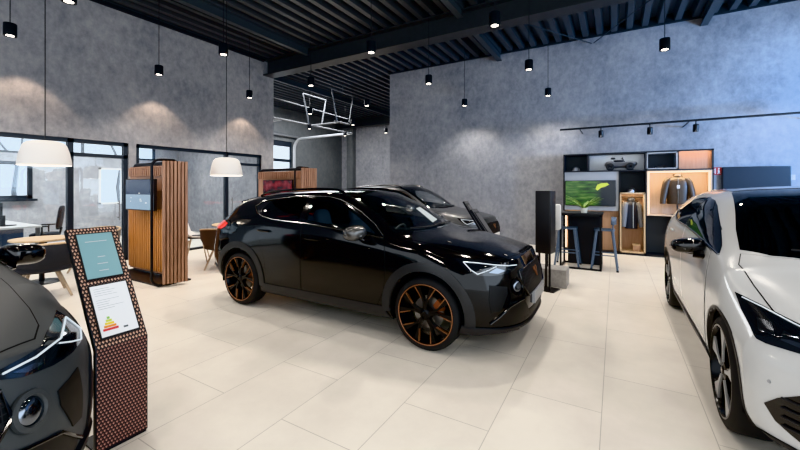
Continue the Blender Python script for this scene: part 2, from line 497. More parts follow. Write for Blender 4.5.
def strip_on(B, pts2, sd, r, off, n=6, closed=False, flat=1.):
    """tube laid on the car's side along (x,z) points"""
    out = []
    for x, z in pts2:
        h = B.hit(V((x, 3*sd, z)), V((0, -sd, 0))) or B.near(V((x, .85*sd, z)))
        out.append(h[0]+h[1]*off)
    return out

def make_wheel(parent, x, sd, zc, style, R, yo, steer=0):
    """wheel, its outer face at |y|=yo; local z of the shapes = outward"""
    W = .235
    root = bpy.data.objects.new('wheel', None)
    Mx = T(x, sd*yo, zc) @ Matrix.Rotation(-sd*PI/2, 4, 'X')
    tw = MB(); rim = R-.064
    tw.lathe([(rim, -.012), (rim+.012, -.004), (R-.055, .0), (R-.03, -.006), (R-.012, -.018), (R-.003, -.035), (R, -.06), (R, -W+.06), (R-.004, -W+.035), (R-.03, -W+.006), (rim, -W)], 56, Mx)
    al = MB()
    al.lathe([(rim+.004, -.010), (rim+.004, -.002), (rim-.008, -.001), (rim-.014, -.012), (rim-.022, -.05), (rim-.05, -.12), (rim-.03, -W+.02), (rim, -W+.01)], 56, Mx)
    A = lambda a, r: (r*math.cos(a), r*math.sin(a))
    tr = MB()
    if style == 'copper':
        for k in range(5):
            a = PI/2 + 2*PI*k/5
            for s in (-1, 1):
                h = .29*s
                q = [A(a-.02*s, .045), A(a+.36*s, .05), A(a+.20*s, .12), A(a+h*.70+.055*s, rim*.55), A(a+h+.125*s, rim-.005), A(a+h-.10*s, rim-.005), A(a+h*.46, rim*.62), A(a+.02*s, .12)]
                al.prism(q if s > 0 else q[::-1], -.055, -.012, 2, Mx)
                e = [A(a+h+.128*s, rim-.002), A(a+h+.10*s, rim-.002), A(a+h*.70+.035*s, rim*.55), A(a+h*.70+.06*s, rim*.55)]
                tr.prism(e if s > 0 else e[::-1], -.03, -.0085, 2, Mx)
        tr.lathe([(rim-.008, -.004), (rim-.003, .0006), (rim+.003, -.0005), (rim+.003, -.006)], 56, Mx)
    elif style == 'turbine':
        for k in range(5):
            a = PI/2 + 2*PI*k/5
            q = [A(a-.30, .05), A(a+.30, .05), A(a+.17, .14), A(a+.40, rim-.004), A(a-.40, rim-.004), A(a-.15, .14)]
            al.prism(q, -.06, -.022, 2, Mx)
            q = [A(a-.22, .06), A(a+.1, .06), A(a+.04, .15), A(a+.16, rim-.006), A(a-.26, rim-.006), A(a-.12, .15)]
            tr.prism(q, -.04, -.012, 2, Mx)
    else:
        for k in range(10):
            a = PI/2 + 2*PI*k/10
            q = [A(a-.2, .05), A(a+.2, .05), A(a+.09, rim*.6), A(a+.12, rim-.004), A(a-.06, rim-.004), A(a-.05, rim*.6)]
            al.prism(q, -.05, -.014, 2, Mx)
    al.lathe([(0, -.010), (.022, -.010), (.03, -.016), (.055, -.020), (.065, -.05), (.065, -.07)], 24, Mx)
    w = al.build('wheel', M['alloy_black'], parent, smooth=True, angle=30)
    tw.build('tire', M['tire'], w, smooth=True, angle=40)
    if tr.v: tr.build('spoke_trim', M['copper'] if style == 'copper' else M['alloy_grey'], w, smooth=True, angle=30)
    b = MB(); b.lathe([(.04, -.095), (.155, -.095), (.155, -.115), (.04, -.115)], 40, Mx)
    b.build('brake_disc', M['disc'], w, smooth=True)
    c = MB(); c.prism([A(.25+t*.1, .09) for t in range(8)]+[A(.95-t*.1, .165) for t in range(8)], -.13, -.078, 2, Mx)
    c.build('brake_caliper', M['caliper'], w, smooth=True)
    return w

def make_seat(parent, x, y, z0=.30, w=.5, rear=False):
    b = MB()
    if rear:
        b.blob((x, 0, z0+.12), (.28, .62, .13), .5); b.blob((x-.34, 0, z0+.42), (.1, .62, .34), .5, M=None)
    else:
        b.blob((x, y, z0+.13), (.27, w/2, .11), .55)
        for s in (-1, 1): b.blob((x, y+s*w*.46, z0+.18), (.24, .06, .1), .7)
        R_ = T(x-.27, y, z0+.42) @ Matrix.Rotation(math.radians(-16), 4, 'Y')
        b.blob((0, 0, 0), (.085, w*.44, .36), .6, M=R_)
        for s in (-1, 1): b.blob((.05, s*w*.44, -.03), (.08, .055, .26), .7, M=R_)
        b.blob((0, 0, .40), (.06, .13, .14), .6, M=R_)
    b.build('seat', M['seat'], parent, smooth=True, angle=60)

def build_car(name, label, loc, rz, sp, paint, opts):
    root = thing(name, label, 'car', loc, rz)
    B = Body(sp)
    wx = sp['wb']/2; R = sp['R']; zc = R; Ra = sp['Ra']
    P = []
    # ---- glass outlines
    DLO = sp['dlo']; frontw, rearw = sp['win_f'], sp['win_r']; ws = sp['ws']; bl = sp['back']
    for xa in (wx, -wx): B.arch(xa, zc+.015, Ra)
    shr = [grow(frontw, -.022), grow(rearw, -.022)]; wsh = grow(ws, -.035); bsh = grow(bl, -.04)
    if opts.get('open', True):
        B.cut(lambda c: c.z > .9 and abs(c.y) > .5 and any(inpoly((c.x, c.z), q) for q in shr))
        B.cut(lambda c: c.z > .95 and inpoly((c.x, c.y), wsh))
        B.cut(lambda c: c.z > .95 and inpoly((c.x, c.y), bsh))
    body = B.mesh('body', M[paint], root)
    # ---- wheel liners
    for xa in (wx, -wx):
        for s in (1, -1):
            ln = MB()
            a = [(xa+(Ra-.003)*math.cos(t), zc+.015+(Ra-.003)*math.sin(t)) for t in np.linspace(-.25, PI+.25, 26)]
            k = len(a); yo = sp['yo']-.03
            vs = [(p[0], s*.45, p[1]) for p in a]+[(p[0], s*yo, p[1]) for p in a]+[(xa, s*.45, zc)]
            ln.add(vs, [(i, i+1, k+i+1, k+i) for i in range(k-1)]+[(i, i+1, 2*k) for i in range(k-1)])
            ln.build('wheel_arch_liner', M['liner'], root)
    for xa in (wx, -wx):
        for s in (1, -1): make_wheel(root, xa, s, zc, opts['wheel'], R, sp['yo'])
    side = {1: (0, -1, 0), -1: (0, 1, 0)}
    sides = opts.get('sides', (1, -1))
    # ---- side panels
    for s in sides:
        pobj('window_surround', [patch(B, sp3(DLO, s), side[s], .0025, .04)] if not opts.get('open', True) else
             [ring(B, grow(q, .004), grow(q, -.03), s) for q in (frontw, rearw)] + [patch(B, sp3(q, s), side[s], .0025, .03) for q in sp['pillars']], M['gloss_black'], root)
        for nm, poly, win, hx in (('front_door', sp['door_f'], frontw, sp['handles'][0]), ('rear_door', sp['door_r'], rearw, sp['handles'][1])):
            sm = pobj('door_gap', [patch(B, sp3(grow(poly, .005), s), side[s], .0012, .05, .004)], M['seam'], root)
            d = pobj(nm, [patch(B, sp3(poly, s), side[s], .0035, .03, .004)], M[paint], root); sm.parent = d
            pobj('side_window', [patch(B, sp3(win, s), side[s], .005, .045, .004)], M[opts.get('glass_f' if nm == 'front_door' else 'glass_r', 'car_glass')], d)
            hb = MB(); hp = strip_on(B, [(hx[0]-.11, hx[1]+.002), (hx[0]-.06, hx[1]+.001), (hx[0]+.05, hx[1]), (hx[0]+.10, hx[1]-.002)], s, .02, .02)
            hb.tube(hp, [.010, .016, .016, .009], 8); hb.build('door_handle', M[paint], d, smooth=True)
        tb = MB(); tb.tube(strip_on(B, [tuple(p) for p in sp['chrome']], s, 0, .007), .008, 6); tb.build('window_trim_strip', M['dark_chrome'], root, smooth=True)
        # cladding: arches and sill
        cl = []
        for xa in (wx, -wx):
            t0, t1 = sp['arch_t'][0 if xa > 0 else 1]
            o = [(xa+(Ra+sp['aw'])*math.cos(t), zc+.015+(Ra+sp['aw'])*math.sin(t)) for t in np.linspace(t0, t1, 40)]
            i = [(xa+(Ra-.004)*math.cos(t), zc+.015+(Ra-.004)*math.sin(t)) for t in np.linspace(t1, t0, 40)]
            cl.append(patch(B, sp3(o+i, s), side[s], sp['aoff'], .03, .03))
        for q in cl: pobj('wheel_arch_trim', [q], M[opts.get('arch', 'cladding_grey')], root)
        pobj('side_sill', [patch(B, sp3(sp['sill'], s), side[s], .012, .03, .02)], M[opts.get('sillmat', 'cladding')], root)
        # mirror
        mx, my, mz = sp['mirror']
        hy = B.ybody(mx+.1, mz-.06)
        mb = MB(); Mm = T(mx, s*my, mz)
        mb.blob((0, 0, 0), (.10, .115, sp.get('mirror_h', .072)), .72, 24, 14, M=Mm @ Matrix.Rotation(s*.18, 4, 'Z') @ Matrix.Rotation(-s*.12, 4, 'X'))
        mo = mb.build('door_mirror', M[opts.get('mirror', 'mirror_cap')], root, smooth=True, angle=60)
        st = MB(); st.tube([(mx+.09, s*(hy-.02), mz-.075), (mx+.06, s*(hy+.05), mz-.075), (mx+.01, s*(my-.06), mz-.055), (mx, s*(my+.02), mz-.05)], [.035, .03, .04, .03], 10, flat=.6)
        st.build('mirror_arm', M['gloss_black'], mo, smooth=True)
        lb = MB(); lb.tube([(mx+.10, s*(my+.02), mz-.02), (mx+.04, s*(my+.10), mz-.018), (mx-.04, s*(my+.115), mz-.015)], .006, 6); lb.build('turn_signal', M['dark_chrome'], mo, smooth=True)
    # ---- windscreen, rear window, bonnet
    if opts.get('open', True):
        pobj('windshield_surround', [ring(B, grow(ws, .004), grow(ws, -.05), 0)], M['gloss_black'], root)
    pobj('windshield', [patch(B, [(x, y, 3) for x, y in ws], (0, 0, -1), .004, .05, .004)], M[opts.get('ws_mat', 'windshield')], root)
    pobj('rear_window', [patch(B, [(x, y, 3) for x, y in bl], (0, 0, -1), .004, .05, .004)], M['car_glass_dark'] if opts.get('open', True) else M['gloss_black'], root)
    hd = sp['hood']
    sm = pobj('bonnet_gap', [patch(B, [(x, y, 3) for x, y in grow(hd, .006)], (0, 0, -1), .0012, .06, .004)], M['seam'], root)
    h = pobj('bonnet', [patch(B, [(x, y, 3) for x, y in hd], (0, 0, -1), .0035, .035, .004)], M[paint], root); sm.parent = h
    wp = MB()
    for y0, y1 in ((.62, .02), (.05, -.50)):
        pts = []
        for t in np.linspace(0, 1, 8):
            y = y0+(y1-y0)*t; x = sp['wiper'] + .10*(1-(y/.75)**2) - .03*t
            q = B.hit(V((x, y, 3)), V((0, 0, -1))); pts.append(q[0]+q[1]*.018)
        wp.tube(pts, .008, 6)
    wp.build('wiper', M['black_plastic'], root, smooth=True)
    if opts.get('interior', True):
        it = MB(); it.box((-1.5, -.70, .27), (.95, .70, .30)); it.box((-1.55, -.70, .27), (-1.5, .70, .95))
        it.add([(-1.5, s*.74, .3) for s in (1, -1)]+[(.9, s*.74, .3) for s in (1, -1)]+[(-1.5, s*.79, .93) for s in (1, -1)]+[(.9, s*.79, .93) for s in (1, -1)], [(0, 2, 6, 4), (1, 5, 7, 3)])
        it.build('cabin_lining', M['interior'], root)
        for y in (.36, -.36): make_seat(root, -.02+sp.get('seatx', 0), y)
        make_seat(root, -.85+sp.get('seatx', 0), 0, .34, rear=True)
        db = MB(); db.prism([(.42, .62), (.46, .86), (.56, .95), (.9, .965), (.95, .9), (.95, .5)], -.72, .72, 1, T(sp.get('dashx', 0), 0, 0)); db.build('dashboard', M['dash'], root, bevel=.03)
        sw = MB(); Ms = T(.30+sp.get('dashx', 0), .36, .86) @ Matrix.Rotation(math.radians(-65), 4, 'Y')
        sw.tube([Ms @ V((.18*math.cos(a), .18*math.sin(a), 0)) for a in np.linspace(0, 2*PI, 28)[:-1]], .014, 8, closed=True)
        sw.box((-.17, -.03, -.01), (.05, .03, .01), Ms); sw.box((-.03, -.17, -.01), (.03, .17, .01), Ms); sw.blob((0, 0, 0), (.06, .07, .02), .8, M=Ms)
        sw.tube([Ms @ V((0, 0, 0)), V((.46+sp.get('dashx', 0), .36, .80))], .03, 8)
        sw.build('steering_wheel', M['dash'], root, smooth=True)
    opts['details'](root, B, opts, paint)
    return root

def ring(B, o, i, s):
    """frame between two outlines of equal count; s=+-1 side, 0 from above"""
    vs, ns, fs = [], [], []
    def res(p, k=96):
        out = []; n = len(p); Ls = [math.dist(p[j], p[(j+1) % n]) for j in range(n)]; tot = sum(Ls)
        return p, Ls
    n = len(o); O, I = [], []
    for j in range(n):
        a, b, c, d = V(o[j]), V(o[(j+1) % n]), V(i[j]), V(i[(j+1) % n]); k = max(1, int((b-a).length/.03))
        for t in range(k): O.append(a+(b-a)*t/k); I.append(c+(d-c)*t/k)
    m = len(O)
    rows = [O, [(a*.5+b*.5) for a, b in zip(O, I)], I]
    for r in rows:
        for q in r:
            if s: h = B.hit(V((q.x, 3*s, q.y)), V((0, -s, 0))) or B.near(V((q.x, .8*s, q.y)))
            else: h = B.hit(V((q.x, q.y, 4)), V((0, 0, -1))) or B.near(V((q.x, q.y, 1.3)))
            vs.append(h[0]+h[1]*.0025); ns.append(h[1])
    for r in range(2):
        for j in range(m): fs.append((r*m+j, r*m+(j+1) % m, (r+1)*m+(j+1) % m, (r+1)*m+j))
    # face the frame outward
    out = []
    for f in fs:
        a, b, c = vs[f[0]], vs[f[1]], vs[f[2]]
        out.append(f if (b-a).cross(c-a).dot(ns[f[0]]) > 0 else f[::-1])
    return vs, out, ns
# ------------------------------------------------------------------ body tables
#  x      zb   yb    y2   z2    y3   z3    y4   z4    y5   z5    y6   z6    y7   z7    y8   z8    y9  z9    z10
KF = [
 (-2.24, .34,.50,  .70,.37,  .80,.48,  .83,.66,  .82,.86,  .79,.97,  .75,.99,  .68,1.01, .45,1.02, 1.025),
 (-2.10, .30,.60,  .78,.33,  .86,.46,  .885,.68, .87,.88,  .83,.99,  .77,1.03, .68,1.07, .45,1.095,1.105),
 (-1.90, .26,.62,  .84,.29,  .90,.46,  .912,.70, .89,.92,  .84,1.04, .765,1.11,.66,1.18, .45,1.225,1.24),
 (-1.70, .24,.65,  .86,.27,  .91,.45,  .918,.72, .90,.94,  .85,1.075,.77,1.19, .655,1.29,.45,1.345,1.36),
 (-1.34, .22,.68,  .87,.25,  .915,.44, .922,.74, .905,.95, .862,1.10,.775,1.24,.65,1.36, .45,1.42, 1.438),
 (-.90,  .20,.70,  .865,.24, .90,.42,  .908,.72, .90,.955, .866,1.115,.785,1.265,.655,1.41,.45,1.465,1.483),
 (-.30,  .20,.70,  .86,.24,  .893,.42, .902,.72, .898,.94, .868,1.10,.79,1.265,.66,1.43, .45,1.487,1.505),
 (.10,   .20,.70,  .86,.24,  .893,.42, .902,.72, .898,.93, .866,1.075,.787,1.24,.66,1.405,.45,1.47, 1.49),
 (.30,   .20,.70,  .86,.24,  .893,.42, .902,.72, .898,.925,.862,1.06,.79,1.20, .675,1.345,.45,1.425,1.445),
 (.50,   .20,.70,  .86,.24,  .895,.42, .905,.72, .898,.915,.858,1.045,.80,1.145,.71,1.25,.47,1.34, 1.36),
 (.70,   .20,.70,  .86,.24,  .897,.42, .908,.72, .90,.905, .855,1.03,.815,1.085,.745,1.145,.50,1.235,1.26),
 (.88,   .20,.70,  .86,.24,  .90,.42,  .912,.71, .902,.90, .853,1.01,.825,1.03,.768,1.05,.50,1.12, 1.145),
 (1.02,  .20,.70,  .86,.24,  .903,.42, .916,.71, .905,.89, .852,.988,.82,1.0,  .75,1.015,.48,1.045,1.058),
 (1.34,  .20,.68,  .86,.24,  .91,.43,  .924,.70, .907,.87, .862,.948,.82,.965, .72,.975, .45,.998, 1.008),
 (1.70,  .20,.68,  .86,.24,  .91,.43,  .920,.68, .90,.82,  .858,.885,.81,.905, .70,.930, .45,.955, .965),
 (2.00,  .21,.68,  .86,.24,  .90,.42,  .91,.64,  .895,.77, .855,.825,.81,.848, .70,.880, .45,.905, .915),
 (2.22,  .22,.68,  .86,.25,  .89,.42,  .90,.60,  .885,.71, .85,.77,  .81,.795, .70,.825, .45,.85,  .86),
]
WIN_F = [(-.21,1.118),(.2,1.085),(.55,1.052),(.80,1.027),(.72,1.10),(.60,1.17),(.45,1.25),(.30,1.318),(.14,1.368),(-.02,1.393),(-.24,1.40)]
WIN_R = [(-.33,1.125),(-.60,1.13),(-.80,1.15),(-.96,1.185),(-1.02,1.235),(-.95,1.30),(-.85,1.345),(-.70,1.375),(-.50,1.393),(-.31,1.402)]
SPF = dict(keys=KF, wb=2.68, R=.342, Ra=.392, yo=.905, aw=.080, aoff=.011,
  front=dict(xs=1.25, L=2.185, nom=2.22, drop=.46, **{'pow': 3.7}, zd=([.2,.3,.45,.6,.75,.85,1.0],[.05,.02,0,.015,.06,.10,.16])),
  rear=dict(xs=-1.55, L=-2.22, nom=-2.24, drop=.32, **{'pow': 4.}, zd=([.3,.6,.8,.95,1.1,1.3],[.06,0,.03,.06,.06,.06])),
  dlo=[(.86,1.02),(.2,1.085),(-.33,1.122),(-.75,1.14),(-1.02,1.19),(-1.17,1.275),(-1.06,1.33),(-.85,1.365),(-.5,1.40),(-.02,1.402),(.16,1.372),(.30,1.325),(.49,1.24),(.70,1.125)],
  win_f=WIN_F, win_r=WIN_R,
  pillars=[[(-.22,1.115),(-.32,1.12),(-.32,1.41),(-.25,1.408)], [(-.97,1.175),(-1.06,1.20),(-1.17,1.275),(-1.08,1.325),(-.92,1.355),(-1.03,1.24)]],
  chrome=[(.86,1.012),(.5,1.045),(.2,1.075),(-.2,1.108),(-.5,1.118),(-.75,1.13),(-.95,1.16),(-1.07,1.195),(-1.19,1.275),(-1.09,1.338),(-.9,1.372),(-.5,1.412),(-.02,1.412),(.16,1.382),(.30,1.333),(.49,1.25),(.70,1.132),(.84,1.035)],
  ws=[(.02,0),(0,.30),(-.07,.56),(.2,.60),(.5,.648),(.8,.70),(.91,.715),(1.0,.55),(1.06,.30),(1.08,0),(1.06,-.30),(1.0,-.55),(.91,-.715),(.8,-.70),(.5,-.648),(.2,-.60),(-.07,-.56),(0,-.30)],
  back=[(-1.74,0),(-1.74,.3),(-1.72,.52),(-1.9,.58),(-2.05,.62),(-2.10,.4),(-2.12,0),(-2.10,-.4),(-2.05,-.62),(-1.9,-.58),(-1.72,-.52),(-1.74,-.3)],
  door_f=[(-.235,.34),(.80,.34),(.885,.50),(.91,.70),(.90,.90),(.865,1.0),(.5,1.036),(.2,1.068),(-.235,1.10)],
  door_r=[(-.255,.34),(-.255,1.102),(-.5,1.112),(-.75,1.124),(-.96,1.155),(-1.02,1.08),(-1.0,.95),(-.94,.82),(-.86,.66),(-.83,.5),(-.82,.34)],
  handles=[(-.06,.945),(-.86,.99)],
  arch_t=[(-.42, PI+.12), (-.12, PI+.35)],
  sill=[(-.96,.215),(.96,.215),(.90,.30),(.86,.345),(-.86,.345),(-.92,.29)],
  mirror=(.60,.99,1.065), wiper=.93,
  hood=[(1.10,0),(1.06,.35),(.98,.60),(.95,.70),(1.1,.735),(1.34,.715),(1.6,.69),(1.8,.655),(1.92,.60),(2.0,.45),(2.04,.25),(2.05,0),(2.04,-.25),(2.0,-.45),(1.92,-.60),(1.8,-.655),(1.6,-.69),(1.34,-.715),(1.1,-.735),(.95,-.70),(.98,-.60),(1.06,-.35)],
)
KB = [
 (-2.12, .36,.5,  .70,.40, .80,.5,  .83,.68, .82,.9,  .79,1.0, .75,1.03,.68,1.06,.45,1.08,1.09),
 (-1.90, .28,.6,  .82,.32, .88,.48, .895,.72,.87,.95, .82,1.07,.75,1.2, .64,1.30,.45,1.36,1.38),
 (-1.38, .22,.66, .86,.26, .895,.45,.905,.74,.885,.97,.845,1.115,.76,1.26,.63,1.41,.45,1.465,1.485),
 (-.80,  .19,.68, .85,.23, .885,.42,.895,.72,.882,.96,.852,1.12,.765,1.29,.62,1.455,.45,1.508,1.53),
 (-.20,  .19,.68, .85,.23, .885,.42,.895,.72,.882,.96,.852,1.115,.765,1.29,.615,1.458,.43,1.515,1.54),
 (.10,   .19,.68, .85,.23, .885,.42,.895,.72,.882,.955,.85,1.105,.77,1.27,.62,1.43,.44,1.492,1.518),
 (.40,   .19,.68, .85,.23, .885,.42,.897,.72,.882,.95,.85,1.09,.785,1.21,.665,1.345,.46,1.432,1.455),
 (.70,   .19,.68, .85,.23, .888,.42,.90,.72, .884,.94,.85,1.07,.805,1.135,.715,1.225,.50,1.312,1.335),
 (1.00,  .19,.68, .85,.23, .892,.43,.904,.71,.887,.92,.852,1.04,.82,1.07,.75,1.11,.53,1.18,1.205),
 (1.20,  .19,.67, .85,.24, .895,.44,.906,.71,.89,.90, .852,1.01,.825,1.025,.765,1.042,.54,1.095,1.115),
 (1.38,  .19,.66, .85,.24, .895,.44,.906,.70,.89,.88, .850,.975,.815,.99,.74,1.003,.50,1.032,1.042),
 (1.65,  .19,.66, .85,.24, .893,.44,.905,.68,.885,.83,.845,.91,.80,.93, .71,.948,.48,.972,.982),
 (1.95,  .20,.66, .85,.25, .885,.42,.89,.62, .87,.75, .83,.82, .79,.845,.68,.87, .45,.89,.90),
 (2.22,  .22,.66, .84,.26, .87,.42, .87,.58, .85,.68, .81,.73, .77,.755,.66,.78, .45,.795,.805),
]
SPB = dict(keys=KB, wb=2.767, R=.345, Ra=.375, yo=.895, aw=.016, aoff=.004,
  front=dict(xs=1.35, L=2.21, nom=2.22, drop=.46, **{'pow': 3.3}, zd=([.2,.3,.45,.6,.75,.85,1.0],[.06,.02,0,.02,.09,.14,.2])),
  rear=dict(xs=-1.55, L=-2.11, nom=-2.12, drop=.25, **{'pow': 4.}, zd=([.3,.6,.8,.95,1.1,1.3],[.06,0,.02,.04,.05,.05])),
  dlo=[(1.05,1.05),(0,1.13),(-1,1.16),(-1.3,1.25)],
  win_f=[(-.22,1.138),(.2,1.122),(.6,1.095),(1.05,1.052),(.95,1.092),(.8,1.148),(.6,1.225),(.4,1.295),(.2,1.358),(0,1.40),(-.24,1.42)],
  win_r=[(-.32,1.14),(-.7,1.143),(-1.0,1.16),(-1.2,1.195),(-1.29,1.25),(-1.15,1.32),(-.95,1.372),(-.7,1.405),(-.32,1.422)],
  pillars=[[(-.23,1.137),(-.31,1.139),(-.31,1.428),(-.25,1.427)], [(.63,1.092),(.68,1.087),(.70,1.195),(.64,1.215)]],
  chrome=[(1.07,1.043),(.6,1.088),(.2,1.113),(-.25,1.13),(-.7,1.135),(-1.0,1.15),(-1.21,1.185),(-1.31,1.25)],
  ws=[(.10,0),(.08,.30),(.0,.545),(.2,.575),(.5,.625),(.8,.685),(1.08,.725),(1.2,.60),(1.28,.33),(1.30,0),(1.28,-.33),(1.2,-.60),(1.08,-.725),(.8,-.685),(.5,-.625),(.2,-.575),(.0,-.545),(.08,-.30)],
  back=[(-1.80,0),(-1.80,.3),(-1.78,.5),(-1.9,.56),(-2.0,.6),(-2.02,.4),(-2.03,0),(-2.02,-.4),(-2.0,-.6),(-1.9,-.56),(-1.78,-.5),(-1.8,-.3)],
  door_f=[(-.255,.33),(.86,.33),(.93,.50),(.97,.75),(.95,.95),(.90,1.045),(.6,1.075),(.2,1.10),(-.255,1.12)],
  door_r=[(-.275,.33),(-.275,1.122),(-.7,1.125),(-1.0,1.14),(-1.13,1.1),(-1.1,.95),(-1.0,.80),(-.92,.66),(-.89,.5),(-.88,.33)],
  handles=[(-.10,.99),(-.96,1.02)],
  arch_t=[(-.35, PI+.35), (-.2, PI+.3)],
  sill=[(-1.0,.205),(1.0,.205),(.95,.28),(.92,.31),(-.92,.31),(-.96,.28)],
  mirror=(.70,.965,1.055), mirror_h=.06, wiper=1.14, seatx=.1, dashx=.25,
  hood=[(1.33,0),(1.30,.35),(1.22,.62),(1.14,.735),(1.28,.775),(1.5,.755),(1.75,.72),(1.9,.67),(1.99,.55),(2.04,.35),(2.06,0),(2.04,-.35),(1.99,-.55),(1.9,-.67),(1.75,-.72),(1.5,-.755),(1.28,-.775),(1.14,-.735),(1.22,-.62),(1.30,-.35)],
)
# ------------------------------------------------------------------ front and rear details
def mir(p, s): return [(x, y*s, z) for x, y, z in p]
def on(B, pts, d, off):
    out = []; d = V(d).normalized()
    for p in pts:
        h = B.hit(V(p)-d*4, d)
        if not h or (h[0]-V(p)).length > .35: h = B.near(V(p))
        out.append(h[0]+h[1]*off)
    return out
def lamp_box(root, B, s, outline, d, strips, refl, tail=False):
    dd = V((d[0], d[1]*s, d[2]))
    o = pobj('headlight', [patch(B, mir(outline, s), dd, .005, .02, .01)], M['lamp_dark'], root)
    for q in refl: pobj('lamp_lens', [patch(B, mir(q, s), dd, .009, .02, .004)], M['lamp_reflector'], o)
    for pts, r in strips:
        t = MB(); t.tube(on(B, mir(pts, s), dd, .010), r, 8); t.build('light_strip', M['drl'], o, smooth=True)
    return o

def det_formentor(root, B, opts, paint):
    HL = [(1.60,.80,.875),(1.74,.775,.868),(1.9,.69,.855),(2.0,.59,.835),(2.07,.46,.818),(2.09,.42,.795),(2.06,.52,.758),(2.0,.64,.742),(1.92,.74,.737),(1.82,.82,.745),(1.72,.84,.79)]
    for s in (1, -1):
        lamp_box(root, B, s, HL, (-.75, -.66, 0), [([(1.68,.80,.845),(1.80,.755,.838),(1.92,.68,.825),(2.02,.57,.808),(2.075,.46,.80)], .0048),
            ([(1.68,.80,.845),(1.76,.83,.79),(1.83,.82,.756)], .0048), ([(1.83,.82,.756),(1.90,.745,.785),(1.96,.69,.812)], .004)],
            [[(1.90,.745,.765),(1.96,.69,.80),(2.02,.62,.77),(1.97,.69,.752)], [(2.03,.56,.79),(2.07,.49,.79),(2.05,.53,.768),(2.02,.60,.772)]])
        # air curtain, fog lamp, lower intake
        pobj('air_curtain', [patch(B, mir([(1.93,.775,.66),(1.92,.785,.53),(1.94,.775,.42),(2.0,.71,.43),(2.05,.655,.57),(2.05,.65,.635)], s), (-.8, -.6*s, 0), .006, .03, .012)], M['intake_black'], root)
        c = on(B, mir([(2.11,.53,.625)], s), (-1, 0, 0), .0)[0]; nn = B.near(c)[1]
        fl = MB(); Mf = align(c, nn)
        fl.lathe([(.082, -.004), (.080, .010), (.062, .013), (.055, .004)], 28, Mf)
        f = fl.build('fog_lamp', M[paint], root, smooth=True)
        g = MB(); g.lathe([(0, .012), (.025, .012), (.05, .006), (.056, .0)], 24, Mf); g.build('fog_lens', M['lamp_reflector'], f, smooth=True)
        pobj('lower_intake', [patch(B, mir([(2.15,.47,.50),(2.08,.645,.455),(1.97,.76,.335),(1.98,.74,.295),(2.08,.60,.285),(2.17,.32,.285),(2.18,.36,.37)], s), (-1, -.25*s, 0), .006, .03, .012)], M['intake_black'], root)
        b = MB(); b.tube(on(B, mir([(2.15,.47,.505),(2.08,.65,.46),(2.02,.72,.385),(1.95,.78,.32)], s), (-.9, -.4*s, 0), .010), .009, 8); b.build('intake_blade', M['gloss_black'], root, smooth=True)
        # tail light
        TL = [(-1.63,.86,1.045),(-1.8,.83,1.07),(-2.0,.74,1.055),(-2.08,.6,1.04),(-2.10,.6,.99),(-2.02,.78,.975),(-1.92,.845,.955),(-1.78,.88,.965),(-1.68,.885,1.0)]
        pobj('tail_light', [patch(B, mir(TL, s), (.6, -.8*s, 0), .006, .03, .01)], M['red_lens'], root)
        # lip corners and rear bumper corner
        pobj('bumper_lip', [patch(B, mir([(1.72,.9,.205),(1.95,.74,.205),(2.1,.5,.205),(2.1,.5,.265),(1.95,.74,.275),(1.72,.9,.30)], s), (-.75, -.66*s, 0), .022, .03, .03)], M['cladding'], root)
        pobj('rear_bumper_trim', [patch(B, mir([(-1.72,.9,.27),(-2.0,.78,.32),(-2.15,.55,.36),(-2.15,.55,.50),(-2.0,.78,.46),(-1.76,.9,.42)], s), (.75, -.66*s, 0), .012, .04, .02)], M['cladding'], root)
        # roof rail
        r = MB(); pts = []
        for x in np.linspace(-1.35, .12, 14):
            y = .565 - .03*abs(x+.6); h = B.hit(V((x, y*s, 3)), V((0, 0, -1))); t = min(1, (x+1.35)/.12, (.12-x)/.12)
            pts.append(h[0]+V((0, 0, .012+.028*max(0, t))))
        r.tube(pts, .015, 8); r.build('roof_rail', M[opts.get('rail', 'gloss_black')], root, smooth=True)
    FL = [(-.5,.205),(.5,.205),(.5,.265),(-.5,.265)]
    pobj('front_lip', [patch(B, [(2.2, y, z) for y, z in FL], (-1, 0, 0), .022, .04, .03)], M['cladding'], root)
    G = [(-.44,.745),(0,.76),(.44,.745),(.465,.64),(.37,.515),(-.37,.515),(-.465,.64)]
    g = pobj('grille', [patch(B, [(2.2, y, z) for y, z in G], (-1, 0, 0), .006, .04, .012)], M['grille'], root)
    gb = MB(); gb.tube(on(B, [(2.2, y, z) for y, z in G], (-1, 0, 0), .010), .010, 8, closed=True); gb.build('grille_surround', M['gloss_black'], g, smooth=True)
    # two hooked copper arms
    em = MB(); c = B.hit(V((4, 0, .675)), V((-1, 0, 0))); Me = align(c[0]+c[1]*.012, c[1]) @ Matrix.Rotation(0, 4, 'Z')
    q = V((0, 0, 1)); ax = Me.to_3x3()
    def em2(pts):
        u = V((0, 1, 0)); w = (V((0, 0, 1)) - c[1]*c[1].z).normalized()
        n = len(pts); a = [c[0]+u*p[0]+w*p[1]+c[1]*.010 for p in pts]; b = [p+c[1]*.010 for p in a]
        em.add(a+b, [tuple(range(n))[::-1], tuple(range(n, 2*n))]+[(i, (i+1) % n, n+(i+1) % n, n+i) for i in range(n)])
    for s in (1, -1):
        em2([(s*.004, -.055), (s*.030, -.005), (s*.062, .020), (s*.048, .045), (s*.020, .035), (s*.040, .024), (s*.014, .004), (s*.004, -.02)])
    em.build('emblem', M['copper'], g)
    pb = MB(); c = B.hit(V((4, 0, .46)), V((-1, 0, 0)))
    pb.box((c[0].x-.02, -.26, .41), (c[0].x+.022, .26, .52)); pl = pb.build('license_plate', M[opts.get('plate', 'plate')], root, bevel=.006)
    CI = [(-.42,.285),(.42,.285),(.46,.375),(-.46,.375)]
